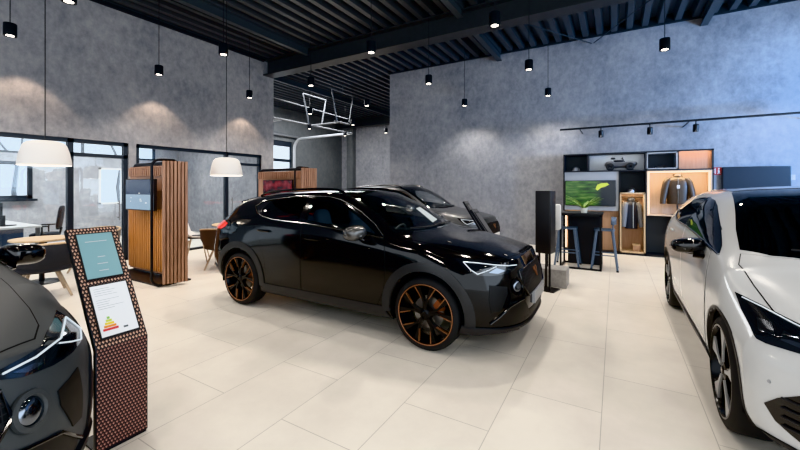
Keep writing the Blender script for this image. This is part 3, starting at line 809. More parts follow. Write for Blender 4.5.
    pobj('center_intake', [patch(B, [(2.2, y, z) for y, z in CI], (-1, 0, 0), .006, .04, .012)], M['grille'], root)
    tb = [(-2.1,-.62,1.0),(-2.12,0,1.0),(-2.1,.62,1.0),(-2.1,.62,1.03),(-2.12,0,1.03),(-2.1,-.62,1.03)]
    pobj('light_bar', [patch(B, tb, (1, 0, 0), .006, .05, .01)], M['red_lens'], root)
    sp_ = MB(); vs = []
    for x, dz in ((-1.52, .006), (-1.70, .022), (-1.86, .012), (-1.84, -.012), (-1.70, -.03)):
        for y in np.linspace(-.56, .56, 15):
            h = B.hit(V((-1.52, y, 3)), V((0, 0, -1))); zz = h[0].z - (abs(x)-1.52)*.16
            vs.append((x+.10*(abs(y)/.56)**2*(abs(x) > 1.6), y, zz+dz))
    sp_.add(vs, [(i*15+j, i*15+j+1, (i+1)*15+j+1, (i+1)*15+j) for i in range(4) for j in range(14)]+[(60+j, 60+j+1, j+1, j) for j in range(14)]+[(0, 15, 30, 45, 60), (14, 74, 59, 44, 29)])
    sp_.build('spoiler', M[paint], root, smooth=True, angle=50)
    fc = MB(); c = B.hit(V((-1.46, -3, 1.0)), V((0, 1, 0))); fc.lathe([(0, .004), (.07, .004), (.075, 0)], 28, align(c[0], c[1])); fc.build('fuel_flap', M[paint], root, smooth=True)
    if opts.get('sheet'):
        b = MB(); q = on(B, [(.64,.29,1.28), (.60,.48,1.29), (.86,.47,1.13), (.91,.23,1.12)], (0, 0, -1), -.03); dn = V((0, 0, -.004))
        b.add(q+[p+dn for p in q], [(0, 1, 2, 3), (7, 6, 5, 4), (0, 4, 5, 1), (1, 5, 6, 2), (2, 6, 7, 3), (3, 7, 4, 0)]); b.build('windshield_sheet', M['white_paper'], root)

def det_born(root, B, opts, paint):
    HL = [(1.50,.845,.885),(1.58,.80,.872),(1.66,.76,.858),(1.84,.67,.825),(1.97,.56,.795),(2.03,.46,.775),(2.06,.42,.74),(2.03,.55,.715),(1.95,.69,.712),(1.85,.80,.705),(1.80,.815,.71),(1.72,.825,.755),(1.62,.845,.81)]
    for s in (1, -1):
        lamp_box(root, B, s, HL, (-.7, -.7, 0), [([(1.56,.82,.868),(1.67,.76,.85),(1.82,.68,.82),(1.95,.575,.793)], .004)],
            [[(1.72,.80,.80),(1.78,.75,.80),(1.84,.74,.755),(1.78,.80,.75)], [(1.84,.715,.785),(1.90,.66,.775),(1.93,.67,.735),(1.87,.735,.745)], [(1.93,.625,.765),(1.98,.57,.755),(1.99,.59,.725),(1.95,.655,.73)]])
        pobj('intake', [patch(B, mir([(1.885,.81,.41),(1.93,.77,.47),(1.99,.71,.525),(2.08,.58,.54),(2.16,.40,.54),(2.17,.40,.30),(2.06,.62,.285),(1.98,.71,.30),(1.92,.78,.345)], s), (-.8, -.6*s, 0), .005, .03, .014)], M['gloss_black'], root)
        for k in range(4):
            z = .335+.045*k
            t = MB(); t.tube(on(B, mir([(1.945,.755,z+.012),(2.02,.67,z+.012),(2.10,.54,z+.012),(2.15,.42,z+.012)], s), (-.8, -.6*s, 0), .012), .009, 8, flat=.7); t.build('intake_slat', M['cladding'], root, smooth=True)
        pobj('bumper_lip', [patch(B, mir([(1.70,.88,.20),(1.95,.74,.20),(2.1,.5,.20),(2.1,.5,.25),(1.95,.74,.25),(1.70,.88,.25)], s), (-.75, -.66*s, 0), .010, .03, .03)], M['cladding'], root)
        c = B.near(V((1.90, .80*s, .53))); sn = MB(); sn.lathe([(0, .003), (.008, .003), (.009, .0)], 16, align(c[0], c[1])); sn.build('parking_sensor', M['plate'], root, smooth=True)
        pobj('tail_light', [patch(B, mir([(-1.75,.84,.98),(-1.95,.78,1.0),(-2.05,.6,1.0),(-2.06,.6,.9),(-1.95,.8,.9),(-1.8,.85,.9)], s), (.6, -.8*s, 0), .006, .03, .01)], M['red_lens'], root)
    pobj('center_intake', [patch(B, [(2.2, y, z) for y, z in [(-.36,.30),(.36,.30),(.40,.52),(-.40,.52)]], (-1, 0, 0), .005, .04, .014)], M['grille'], root)
    pobj('front_lip', [patch(B, [(2.2, y, z) for y, z in [(-.5,.20),(.5,.20),(.5,.25),(-.5,.25)]], (-1, 0, 0), .010, .04, .03)], M['cladding'], root)
    rf = [(.05,0),(.04,.3),(-.03,.53),(-.4,.545),(-1.0,.54),(-1.5,.52),(-1.62,.45),(-1.66,0),(-1.62,-.45),(-1.5,-.52),(-1.0,-.54),(-.4,-.545),(-.03,-.53),(.04,-.3)]
    pobj('roof_panel', [patch(B, [(x, y, 3) for x, y in rf], (0, 0, -1), .004, .05, .005)], M['gloss_black'], root)
# ------------------------------------------------------------------ the setting
def st(o): o['kind'] = 'structure'; return o
HC = 5.2
b = MB(); b.box((-13.7, -9, -.15), (9, 16.8, 0)); st(b.build('floor', M['tiles']))
# left wall with two glazed openings
Y1a, Y1b, Y2a, Y2b, ZT = -2.6, 3.79, 3.93, 7.16, 2.45
b = MB(); XL, XR = -9.0, -8.8
b.box((XL, -4.6, ZT), (XR, 7.58, HC+.1)); b.box((XL, -4.6, 0), (XR, Y1a, ZT)); b.box((XL, Y1b, 0), (XR, Y2a, ZT)); b.box((XL, Y2b, 0), (XR, 7.58, ZT))
st(b.build('wall_left', M['concrete']))
b = MB(); b.box((-13.5, 7.40, 0), (-9.0, 7.58, HC+.1)); st(b.build('wall_divider', M['concrete']))
# outer wall of the office and service bay with its openings
b = MB(); X0, X1 = -13.7, -13.5
wins = [(-3.2, 3.55, 1.22, 2.2), (-3.2, 6.6, 2.42, 3.2), (5.02, 5.66, 1.0, 2.12)]
gd = (8.9, 12.75, 0, 3.7)
def wall_with_holes(b, y0, y1, z0, z1, holes):
    ys = sorted({y0, y1, *[h[0] for h in holes], *[h[1] for h in holes]}); zs = sorted({z0, z1, *[h[2] for h in holes], *[h[3] for h in holes]})
    for i in range(len(ys)-1):
        for j in range(len(zs)-1):
            cy, cz = (ys[i]+ys[i+1])/2, (zs[j]+zs[j+1])/2
            if not any(h[0] < cy < h[1] and h[2] < cz < h[3] for h in holes): b.box((X0, ys[i], zs[j]), (X1, ys[i+1], zs[j+1]))
wall_with_holes(b, -4.6, 7.49, 0, HC+.1, wins); st(b.build('wall_office', M['concrete_pale']))
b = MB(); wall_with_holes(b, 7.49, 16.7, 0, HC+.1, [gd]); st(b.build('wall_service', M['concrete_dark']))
b = MB(); b.box((-13.5, 16.5, 0), (-6.35, 16.7, HC+.1)); st(b.build('wall_recess', M['concrete']))
b = MB(); b.box((-12.9, 16.2, 0), (-12.5, 16.5, HC)); st(b.build('column_recess', M['concrete_dark']))
b = MB(); b.box((-6.35, 10.2, 0), (6.2, 10.45, HC+.1)); b.box((-6.35, 10.45, 0), (-6.15, 16.5, HC+.1)); st(b.build('wall_back', M['concrete']))
# office ceiling
b = MB(); b.box((-13.5, -4.6, 3.3), (-9.0, 7.4, 3.4)); st(b.build('ceiling_office', M['white']))
# office windows
for n, (y0, y1, z0, z1) in enumerate(wins):
    w = MB(); X_ = -13.55; t = .055 if n else .09
    for a in ((y0, z0, y1, z0+t), (y0, z1-t, y1, z1), (y0, z0, y0+t, z1), (y1-t, z0, y1, z1)): w.box((X_-.03, a[0], a[1]), (X_+.06, a[2], a[3]))
    for k in range(1, (1, 5, 1)[n]): yy = y0+(y1-y0)*k/5; w.box((X_-.03, yy-.03, z0), (X_+.06, yy+.03, z1))
    o = st(w.build('window_%d' % (n+1), M['frame'] if n != 2 else M['white']))
    g = MB(); g.box((X_-.01, y0+t, z0+t), (X_, y1-t, z1-t)); g.build('pane', M['partition_glass'], o)
    if n == 0:
        s = MB(); s.box((-13.5, y0, z0-.06), (-13.3, y1+.05, z0)); s.build('sill', M['frame'], o)
# glazed partitions in the left wall
def partition(n, y0, y1, posts, doors, transom):
    f = MB(); x0, x1 = -8.93, -8.84; t = .075
    f.box((x0, y0, ZT-t), (x1, y1, ZT)); f.box((x0, y0, 0), (x1, y1, .05)); f.box((x0, y0, 0), (x1, y0+t, ZT)); f.box((x0, y1-t, 0), (x1, y1, ZT))
    for p in posts: f.box((x0, p-.045, 0), (x1, p+.045, ZT))
    for a, c in transom: f.box((x0, a, 2.12), (x1, c, 2.19))
    o = st(f.build('window_%d' % n, M['frame']))
    g = MB(); g.box((-8.89, y0+t, .05), (-8.88, y1-t, ZT-t)); g.build('pane', M['partition_glass'], o)
    for a in doors:
        h = MB(); h.tube([(-8.79, a, .85), (-8.79, a, 1.25)], .012, 8); h.box((-8.86, a-.01, .9), (-8.79, a+.01, .92)); h.box((-8.86, a-.01, 1.18), (-8.79, a+.01, 1.2)); h.build('door_handle', M['galv'], o)
partition(4, Y1a, Y1b, [.6, 2.85], [3.62], [(2.85, Y1b)])
partition(5, Y2a, Y2b, [6.08], [6.2], [(6.08, Y2b)])

# roof deck: trapezoidal ribs along the room's depth
d = MB(); prof = []
x = -13.8; per = .305
while x < 6.3:
    prof += [(x, HC+.02), (x+.115, HC+.02), (x+.155, HC+.19), (x+.265, HC+.19)]; x += per
prof += [(x, HC+.02), (x, HC+.30), (-13.8, HC+.30)]
vs = [(p[0], -4.7, p[1]) for p in prof]+[(p[0], 16.8, p[1]) for p in prof]; n = len(prof)
d.add(vs, [(i, i+1, n+i+1, n+i) for i in range(n-1)])
st(d.build('ceiling', M['deck']))
def ibeam(name, p0, p1, w, z0, z1, m, tf=.03):
    b = MB(); a, c = V(p0), V(p1); L_ = (c-a).length; ang = math.atan2(c.y-a.y, c.x-a.x); Mx = T(a.x, a.y, 0) @ rotz(ang)
    b.box((0, -w/2, z0), (L_, w/2, z0+tf), Mx); b.box((0, -w/2, z1-tf), (L_, w/2, z1), Mx); b.box((0, -.02, z0+tf), (L_, .02, z1-tf), Mx)
    return st(b.build(name, m))
ibeam('beam_main', (-9.0, 7.38, 0), (6.2, 7.38, 0), .36, 4.76, HC+.02, M['beam'])
ibeam('beam_recess', (-13.5, 16.0, 0), (-6.35, 16.0, 0), .3, 4.75, HC+.02, M['beam'])
for x, y0, y1 in ((-7.06, -4.5, 7.2), (-2.76, 7.56, 10.2), (1.66, 7.56, 10.2), (-9.6, 7.58, 16.0), (1.66, -4.5, 7.2), (-2.76, -4.5, 7.2)):
    ibeam('beam_purlin', (x, y0, 0), (x, y1, 0), .13, 5.02, HC+.015, M['purlin'], .014)
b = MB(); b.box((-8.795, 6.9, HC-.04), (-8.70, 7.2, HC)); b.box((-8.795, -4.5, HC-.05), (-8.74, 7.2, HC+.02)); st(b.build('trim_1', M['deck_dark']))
b = MB(); b.box((-6.35, 10.12, HC), (6.2, 10.2, HC+.2)); st(b.build('rib_gap_shade', M['deck_dark']))  # added dark strip stands in for shade in the rib gaps
for a_, b_ in (((-2.09, 7.5, 5.05), (-.5, 10.15, 5.05)), ((.65, 8.4, 5.12), (-.45, 10.15, 5.05))):
    r = MB(); r.tube([a_, b_], .012, 6); st(r.build('beam_brace', M['purlin']))

# sectional garage door of the service bay with its lifting tracks
gy0, gy1 = gd[0], gd[1]
d1 = MB(); d1.box((-13.60, gy0, 0), (-13.55, gy1, 2.1)); d1.box((-13.60, gy0, 3.45), (-13.55, gy1, gd[3])); d1.box((-13.60, gy0, 2.72), (-13.55, gy1, 2.86))
k = 2
for i in range(k+1):
    yy = gy0+(gy1-gy0)*i/k; d1.box((-13.60, max(gy0, yy-.05), 2.1), (-13.55, min(gy1, yy+.05), 3.45))
door = st(d1.build('door_1', M['frame']))
g = MB(); g.box((-13.585, gy0+.05, 2.1), (-13.575, gy1-.05, 3.45)); g.build('pane', M['partition_glass'], door)
for yy in (gy0-.02, gy1+.06):
    t = MB(); pts = [(-13.42, yy, 0), (-13.42, yy, 3.35)]+[(-13.42+.5*(1-math.cos(a)), yy, 3.35+.5*math.sin(a)) for a in np.linspace(.2, PI/2, 7)]+[(-9.95, yy, 3.87)]
    t.tube(pts, .085, 8, flat=.6); t.build('door_track', M['track_steel'], door, smooth=True)
t = MB(); t.tube([(-9.95, gy0-.4, 3.87), (-9.95, gy1+.1, 3.87)], .03, 6); t.tube([(-9.95, 10.4, 3.87), (-8.5, 10.4, 3.87)], .03, 6); t.tube([(-8.6, 10.1, 3.87), (-8.6, 10.95, 3.87)], .03, 6); t.tube([(-9.95, gy0-.4, 4.55), (-9.95, gy1-.2, 4.45)], .022, 6); t.build('cross_rail', M['galv'], door)
t = MB(); t.tube([(-13.38, gy0-.2, 3.95), (-13.38, gy1+.25, 3.95)], .05, 10); t.build('torsion_shaft', M['galv'], door)
for (ya, yb, z1, x) in ((9.88, 11.11, 4.97, -9.9), (9.95, 11.18, 4.98, -8.6)):
    t = MB(); t.tube([(x, ya+.28, 3.9), (x, ya, z1), (x, yb, z1), (x, yb-.23, 3.95)], .03, 6); t.tube([(x, (ya+yb)/2, z1), (x, (ya+yb)/2, HC+.02)], .015, 6); t.build('track_hanger', M['galv'], door)
# neighbouring house and bare trees outside the office windows
h = thing('neighbor_house', 'dark roofed neighbouring house seen through the upper office window', 'house', (-24, 2.0, 0), 0)
w = MB(); w.box((-2, -3, 0), (2, 1.2, 4.1)); w.build('wall', M['concrete_pale'], h)
w = MB(); w.prism([(-3.4, 4.1), (1.6, 4.1), (-.9, 5.6)], -2.3, 2.3, 0); w.build('roof', M['black_plastic'], h)
w = MB(); w.box((-.5, .1, 4.8), (.5, .5, 5.9)); w.build('chimney', M['black_plastic'], h)
random.seed(4)
for i, (x, y, s, lb) in enumerate(((-27, 6.5, 1.0, 'bare grey tree outside the office, right of the house roof'), (-29, 12.0, 1.15, 'bare grey tree seen through the transom beside the office door'), (-26, -3.5, 1.0, 'bare grey tree outside the office, far left of the house'))):
    t = MB()
    def br(p, d, L_, r, n):
        q = p+d*L_; t.tube([p, p+d*L_*.5+V((random.uniform(-.05, .05), random.uniform(-.05, .05), 0))*L_, q], [r, r*.8, r*.6], 5)
        if n:
            for _ in range(3): br(q, (d+V((random.uniform(-.7, .7), random.uniform(-.7, .7), random.uniform(-.1, .5)))).normalized(), L_*.68, r*.58, n-1)
    br(V((0, 0, 0)), V((0, 0, 1)), 2.6*s, .14, 4)
    o = t.build('bare_tree', M['galv'], None, smooth=True); o.location = (x, y, 0); tag(o, lb, 'tree')
# ------------------------------------------------------------------ pendants
PEND = [  # x, y, label
 (-7.51,1.74,'black cylinder pendant spotlight in the far upper left, before the grey wall'),
 (-5.54,1.77,'black cylinder pendant spotlight cut off by the top edge, above the big left lampshade'),
 (-7.63,3.80,'black cylinder pendant spotlight on a long cord, alone before the middle of the left wall'),
 (-5.56,3.76,'black cylinder pendant spotlight hanging where the left grey wall meets the roof deck'),
 (-7.70,5.90,'small black cylinder pendant spotlight just left of the main beam end'),
 (-3.41,4.91,'black cylinder pendant spotlight in front of the main beam at its middle'),
 (-5.64,5.86,'small black cylinder pendant spotlight just under the left part of the main beam'),
 (-3.39,7.00,'black cylinder pendant spotlight under the main beam near the corner of the right grey wall'),
 (-5.74,8.07,'small black cylinder pendant spotlight behind the main beam, left of the right grey wall edge'),
 (-3.48,9.38,'small black cylinder pendant spotlight lowest and leftmost on the right grey wall'),
 (-1.40,4.93,'large black cylinder pendant spotlight before the main beam near the top centre'),
 (-1.38,7.10,'black cylinder pendant spotlight on the right grey wall, higher of the close pair'),
 (-1.38,9.36,'small black cylinder pendant spotlight on the right grey wall, lower of the close pair'),
 (.68,7.15,'large black cylinder pendant spotlight at upper right, above the track light'),
 (-7.83,8.10,'small black cylinder pendant spotlight in the service bay beside the first track hanger'),
 (-9.87,10.18,'tiny black cylinder pendant spotlight above the curved garage door track'),
 (-7.92,10.29,'tiny black cylinder pendant spotlight between the second track hanger and the recess wall'),
 (-9.92,12.34,'tiny black cylinder pendant spotlight below the end of the garage door track'),
 (-7.95,12.48,'tiny black cylinder pendant spotlight on the wall at the back of the recess')]
def make_pendant():
    t = thing('pendant_spotlight', 'x', 'pendant light')
    c = MB(); c.tube([(0, 0, 3.86), (0, 0, HC+.02)], .006, 6); c.build('cord', M['black_plastic'], t)
    h = MB(); h.lathe([(0, 3.88), (.068, 3.88), (.073, 3.872), (.073, 3.70), (.062, 3.70), (.060, 3.712)], 28); h.build('housing', M['black_metal'], t, smooth=True)
    l = MB(); l.lathe([(0, 3.706), (.045, 3.706)], 24); l.build('lens', M['spot_glow'], t, fix=False)
    return t
def spot(x, y, z, e, ang=130, blend=.7, col=(1, .92, .83), r=.06, aim=None):
    ld = bpy.data.lights.new('spot_light', 'SPOT'); ld.energy = e; ld.spot_size = math.radians(ang); ld.spot_blend = blend; ld.color = col; ld.shadow_soft_size = r
    o = bpy.data.objects.new('spot_light', ld); COL.objects.link(o); o.location = (x, y, z)
    if aim: o.rotation_euler = (V(aim)-V((x, y, z))).to_track_quat('-Z', 'Y').to_euler()
    return o
pz = make_pendant()
for i, (x, y, lb) in enumerate(PEND):
    o = pz if i == 0 else copy_tree(pz)
    o.location = (x, y, 0); tag(o, lb, 'pendant light', 'black pendant spotlights')
    wl = x < -7.4 and y < 7
    spot(x, y, 3.68, PE*1.45)
for x, y in ((-7.6,-.3), (-5.5,-.3), (-3.4,.8), (-1.4,.8), (.7,.8), (2.7,.8), (-3.4,2.9), (-1.4,2.9), (.7,2.9), (2.7,2.9), (.7,5.0), (2.7,5.0), (2.7,7.15), (.7,9.3), (2.7,9.3), (-3.4,-1.4), (-1.4,-1.4), (.7,-1.4), (-5.5, -2.4), (2.7,-1.4)):
    spot(x, y, 3.68, PE*.5)  # unseen spots without fixtures, added for light along the pendant grid

for y in (2.17, 4.3, 6.5): spot(-8.36, y, 3.85, 42, 92, .3, (1, .72, .5), .05)
# big white dome lamps
def make_dome():
    t = thing('dome_pendant', 'x', 'pendant lamp')
    c = MB(); c.tube([(0, 0, .32), (0, 0, HC+.02-1.80)], .006, 6); c.build('cord', M['black_plastic'], t)
    s = MB(); s.lathe([(0, .325), (.13, .323), (.185, .308), (.22, .27), (.245, .19), (.268, .07), (.275, 0), (.268, 0), (.255, .08), (.235, .19), (.21, .26), (.17, .296), (0, .31)], 48); s.build('lamp_shade', M['white_shade'], t, smooth=True)
    b = MB(); b.blob((0, 0, .16), (.06, .06, .07)); b.build('bulb', M['white_glow'], t, smooth=True)
    d = MB(); d.lathe([(.256, .012), (.268, .0)], 48); d.build('rim', M['white_glow'], t, smooth=True, fix=False)
    return t
dm = make_dome(); dm.location = (-6.6, 1.86, 1.82); tag(dm, 'large white dome lampshade at left, hanging above the charcoal tub chair', 'pendant lamp', 'white dome pendant lamps')
d2 = copy_tree(dm); d2.location = (-6.18, 4.24, 1.74); tag(d2, 'smaller looking white dome lampshade hanging right of the slatted screen with the blue monitor', 'pendant lamp', 'white dome pendant lamps')
for p in ((-6.6, 1.86, 1.88), (-6.18, 4.24, 1.80)):
    ld = bpy.data.lights.new('bulb_light', 'POINT'); ld.energy = 12; ld.color = (1, .88, .72); ld.shadow_soft_size = .06; o = bpy.data.objects.new('bulb_light', ld); COL.objects.link(o); o.location = p

# track light
t = thing('track_light', 'long black ceiling track with three spot heads above the display shelves', 'track light', (0, 9.3, 2.86))
b = MB(); b.box((-1.11, -.02, -.02), (3.6, .02, .02)); b.build('rail', M['black_metal'], t, bevel=.004)
b = MB()
for x in (-.7, 1.3, 3.2): b.tube([(x, 0, .0), (x, .9, .0)], .012, 6)
b.build('wall_arm', M['black_plastic'], t)
for x in (-.27, .63, 1.39):
    h = MB(); h.tube([(x, 0, -.02), (x, 0, -.09)], .012, 8); Mh = T(x, 0, -.15) @ Matrix.Rotation(.35, 4, 'X')
    h.lathe([(0, .075), (.045, .072), (.05, .06), (.05, -.075), (.042, -.075), (.04, -.06)], 20, Mh); o = h.build('spot_head', M['black_metal'], t, smooth=True)
    l = MB(); l.lathe([(0, -.066), (.042, -.066)], 18, Mh); l.build('lens', M['spot_glow'], o, fix=False)
    spot(x, 9.25, 2.66, 10, 80, .6, (1, .93, .85), .04, (x, 10.0, .9))

# ------------------------------------------------------------------ information totems
def totem_pattern():
    m = mat('honeycomb_print', (.2, .1, .06), .45); b = m.node_tree.nodes['Principled BSDF']
    tc = N(m, 'ShaderNodeTexCoord'); sp_ = N(m, 'ShaderNodeSeparateXYZ'); L(m, tc.outputs['Object'], sp_.inputs[0])
    def mth(op, a, bb=None):
        n = N(m, 'ShaderNodeMath', operation=op)
        for i, q in enumerate((a, bb)):
            if q is None: continue
            if isinstance(q, (int, float)): n.inputs[i].default_value = q
            else: L(m, q, n.inputs[i])
        return n.outputs[0]
    s = 1/.0175
    u = mth('MULTIPLY', sp_.outputs['Y'], s); v = mth('MULTIPLY', sp_.outputs['Z'], s*.9)
    row = mth('FLOOR', v); uo = mth('ADD', u, mth('MULTIPLY', mth('MODULO', mth('ABSOLUTE', row), 2), .5))
    fu = mth('SUBTRACT', mth('FRACT', uo), .5); fv = mth('SUBTRACT', mth('FRACT', v), .5)
    a = mth('ADD', mth('ABSOLUTE', fu), mth('MULTIPLY', mth('ABSOLUTE', fv), .9))
    edge = ramp(m, [(.34, (.78, .50, .35)), (.44, (.028, .022, .026))]); L(m, a, edge.inputs[0])
    inner = N(m, 'ShaderNodeMath', operation='GREATER_THAN'); inner.inputs[1].default_value = .0; L(m, mth('ADD', fu, mth('MULTIPLY', fv, .55)), inner.inputs[0])
    # the lower board is darker and plum toned
    low = N(m, 'ShaderNodeMath', operation='LESS_THAN'); low.inputs[1].default_value = .6; L(m, sp_.outputs['Z'], low.inputs[0])
    mx = N(m, 'ShaderNodeMixRGB', blend_type='MULTIPLY'); L(m, inner.outputs[0], mx.inputs[0]); L(m, edge.outputs[0], mx.inputs[1]); mx.inputs[2].default_value = (.42, .36, .38, 1)
    mx2 = N(m, 'ShaderNodeMixRGB', blend_type='MULTIPLY'); L(m, low.outputs[0], mx2.inputs[0]); L(m, mx.outputs[0], mx2.inputs[1]); mx2.inputs[2].default_value = (.60, .48, .54, 1)
    L(m, mx2.outputs[0], b.inputs['Base Color']); return m
M['totem_print'] = totem_pattern()
M['tablet_screen'] = mat('pale_teal_screen', (.20, .34, .37), .25, emit=(.28, .48, .52), estr=.10)
M['ink'] = mat('ink', (.10, .12, .13), .6)
M['ink_grey'] = mat('grey_ink', (.50, .52, .54), .6)
for nme, c in (('lab_green', (.30, .55, .12)), ('lab_lime', (.60, .66, .10)), ('lab_yellow', (.80, .62, .06)), ('lab_orange', (.78, .30, .05)), ('lab_red', (.65, .06, .06))): M[nme] = mat(nme, c, .6)
def make_totem(loc, label, detail=True, h=1.0, w=.27, rz=0):
    t = thing('info_totem', label, 'information stand', loc, rz)
    zb, zt, lean, th = .60, 1.265*h, -.425, .035
    tdir = V((lean, 0, zt-zb)).normalized(); nrm = V((-tdir.z*-1, 0, lean*-1*0)).normalized()
    nrm = V((tdir.z, 0, -tdir.x)).normalized()                      # faces +x and upward
    P0 = V((0, 0, zb)); P1 = V((lean, 0, zt))
    b = MB(); sec = [V((-.002, 0, .01)), V((-.002, 0, zb)), P1-nrm*.002, P1-nrm*th, V((-th, 0, zb-.012)), V((-th, 0, .01))]
    poly = [(p.x, p.z) for p in sec]; b.prism(poly, 0, w, 1); b.build('core', M['black_metal'], t, bevel=.003)
    f = MB(); g = .006
    f.add([(0, g, .016), (0, w-g, .016), (0, w-g, zb), (0, g, zb), (P1.x-tdir.x*g, w-g, P1.z-tdir.z*g), (P1.x-tdir.x*g, g, P1.z-tdir.z*g)], [(0, 1, 2, 3), (3, 2, 4, 5)]); f.build('printed_face', M['totem_print' if detail else 'grey_plastic'], t, fix=False)
    fb = MB(); fb.box((-.22, .01, 0), (-.0, w-.01, .012)); fb.build('base_plate', M['black_metal'], t)
    Lm = (P1-P0).length
    def at(s, y, o): return P0+tdir*(s*Lm)+V((0, y, 0))+nrm*o
    def slab(y0, s0, y1, s1, o0, o1):
        q = MB(); q.add([at(s0, y0, o0), at(s0, y1, o0), at(s1, y1, o0), at(s1, y0, o0), at(s0, y0, o1), at(s0, y1, o1), at(s1, y1, o1), at(s1, y0, o1)], [(0, 3, 2, 1), (4, 5, 6, 7), (0, 1, 5, 4), (1, 2, 6, 5), (2, 3, 7, 6), (3, 0, 4, 7)]); return q
    if detail:
        fr = slab(.034, .535, w-.034, .945, .001, .008).build('screen_frame', M['black_plastic'], t)
        sc = slab(.042, .545, w-.042, .935, .008, .010).build('screen', M['tablet_screen'], fr); sc['label'] = 'pale teal screen with faint lines of text'
        q = MB()
        for s_, a, c in ((.86, .075, .19), (.72, .12, .16), (.66, .11, .165), (.60, .11, .16)):
            k = slab(a, s_, c, s_+.006, .010, .0105); q.add(k.v, k.f)
        q.build('text_lines', M['ink_grey'], sc)
        fr = slab(.032, .06, w-.032, .49, .001, .008).build('sheet_frame', M['black_plastic'], t)
        pp = slab(.040, .075, w-.040, .48, .008, .010).build('paper_sheet', M['white_paper'], fr); pp['label'] = 'white printed sheet with a coloured energy scale'
        q = MB(); random.seed(3)
        for i in range(9):
            s_ = .45-.018*i - (.02 if i > 3 else 0); a = .055
            k = slab(a, s_, a+random.uniform(.06, .15), s_+.004, .010, .0105); q.add(k.v, k.f)
        q.build('text_lines', M['ink_grey'], pp)
        for i, c in enumerate(('lab_green', 'lab_lime', 'lab_yellow', 'lab_orange', 'lab_red')):
            slab(.085-.008*i, .205-.022*i, .098+.008*i, .222-.022*i, .010, .011).build('scale_bar', M[c], pp)
        slab(.155, .108, .178, .121, .010, .011).build('scale_marker', M['ink'], pp)
    else:
        fr = slab(.03, .08, w-.03, .93, .001, .008).build('screen_frame', M['black_plastic'], t)
        slab(.045, .12, w-.045, .89, .008, .010).build('screen', M['grey_plastic'], fr)
    return t
make_totem((-2.54, .93, 0), 'copper honeycomb patterned information stand with a screen and printed sheet, beside the matte grey car')
make_totem((-1.40, 5.20, 0), 'dark slanted information stand right behind the gloss black car bonnet', False, .95, .25)
make_totem((-2.02, 6.55, 0), 'dark slanted information stand, farther one, beside the graphite car headlight', False, 1.0, .22)

# ------------------------------------------------------------------ slatted wood screens with monitors
def monitor_mat(kind):
    m = mat('monitor_'+kind, (.02, .02, .03), .2); b = m.node_tree.nodes['Principled BSDF']
    tc = N(m, 'ShaderNodeTexCoord'); sp_ = N(m, 'ShaderNodeSeparateXYZ'); L(m, tc.outputs['Generated'], sp_.inputs[0])
    if kind == 'blue':
        r = ramp(m, [(0, (.36, .52, .66)), (.50, (.42, .56, .70)), (.505, (.025, .045, .10)), (1, (.02, .03, .075))]); L(m, sp_.outputs['Z'], r.inputs[0])
        out = r.outputs[0]
    elif kind == 'red':
        w = N(m, 'ShaderNodeTexNoise', Scale=2.3, Detail=2.); mp = N(m, 'ShaderNodeMapping'); mp.inputs['Scale'].default_value = (2, 1, 1.4); L(m, tc.outputs['Generated'], mp.inputs[0]); L(m, mp.outputs[0], w.inputs['Vector'])
        r = ramp(m, [(.42, (.012, .008, .012)), (.56, (.25, .012, .02)), (.72, (.45, .08, .09))]); L(m, w.outputs['Fac'], r.inputs[0]); out = r.outputs[0]
    else:
        w = N(m, 'ShaderNodeTexNoise', Scale=3., Detail=5.); mp = N(m, 'ShaderNodeMapping'); mp.inputs['Scale'].default_value = (1, 1, 3.5); mp.inputs['Rotation'].default_value = (0, .35, 0); L(m, tc.outputs['Generated'], mp.inputs[0]); L(m, mp.outputs[0], w.inputs['Vector'])
        r = ramp(m, [(.32, (.015, .06, .01)), (.5, (.07, .24, .03)), (.68, (.30, .52, .12))]); L(m, w.outputs['Fac'], r.inputs[0])
        dk = ramp(m, [(.58, (0, 0, 0)), (.74, (1, 1, 1))]); L(m, sp_.outputs['X'], dk.inputs[0])
        mx = N(m, 'ShaderNodeMixRGB'); L(m, dk.outputs[0], mx.inputs[0]); L(m, r.outputs[0], mx.inputs[1]); mx.inputs[2].default_value = (.012, .022, .035, 1)
        out = mx.outputs[0]
    b.inputs['Emission Strength'].default_value = {'green': .36, 'red': .4, 'blue': .55}[kind]; L(m, out, b.inputs['Emission Color']); b.inputs['Base Color'].default_value = (.01, .01, .012, 1)
    for l in list(b.inputs['Base Color'].links): m.node_tree.links.remove(l)
    return m
for k in ('blue', 'red', 'green'): M['mon_'+k] = monitor_mat(k)
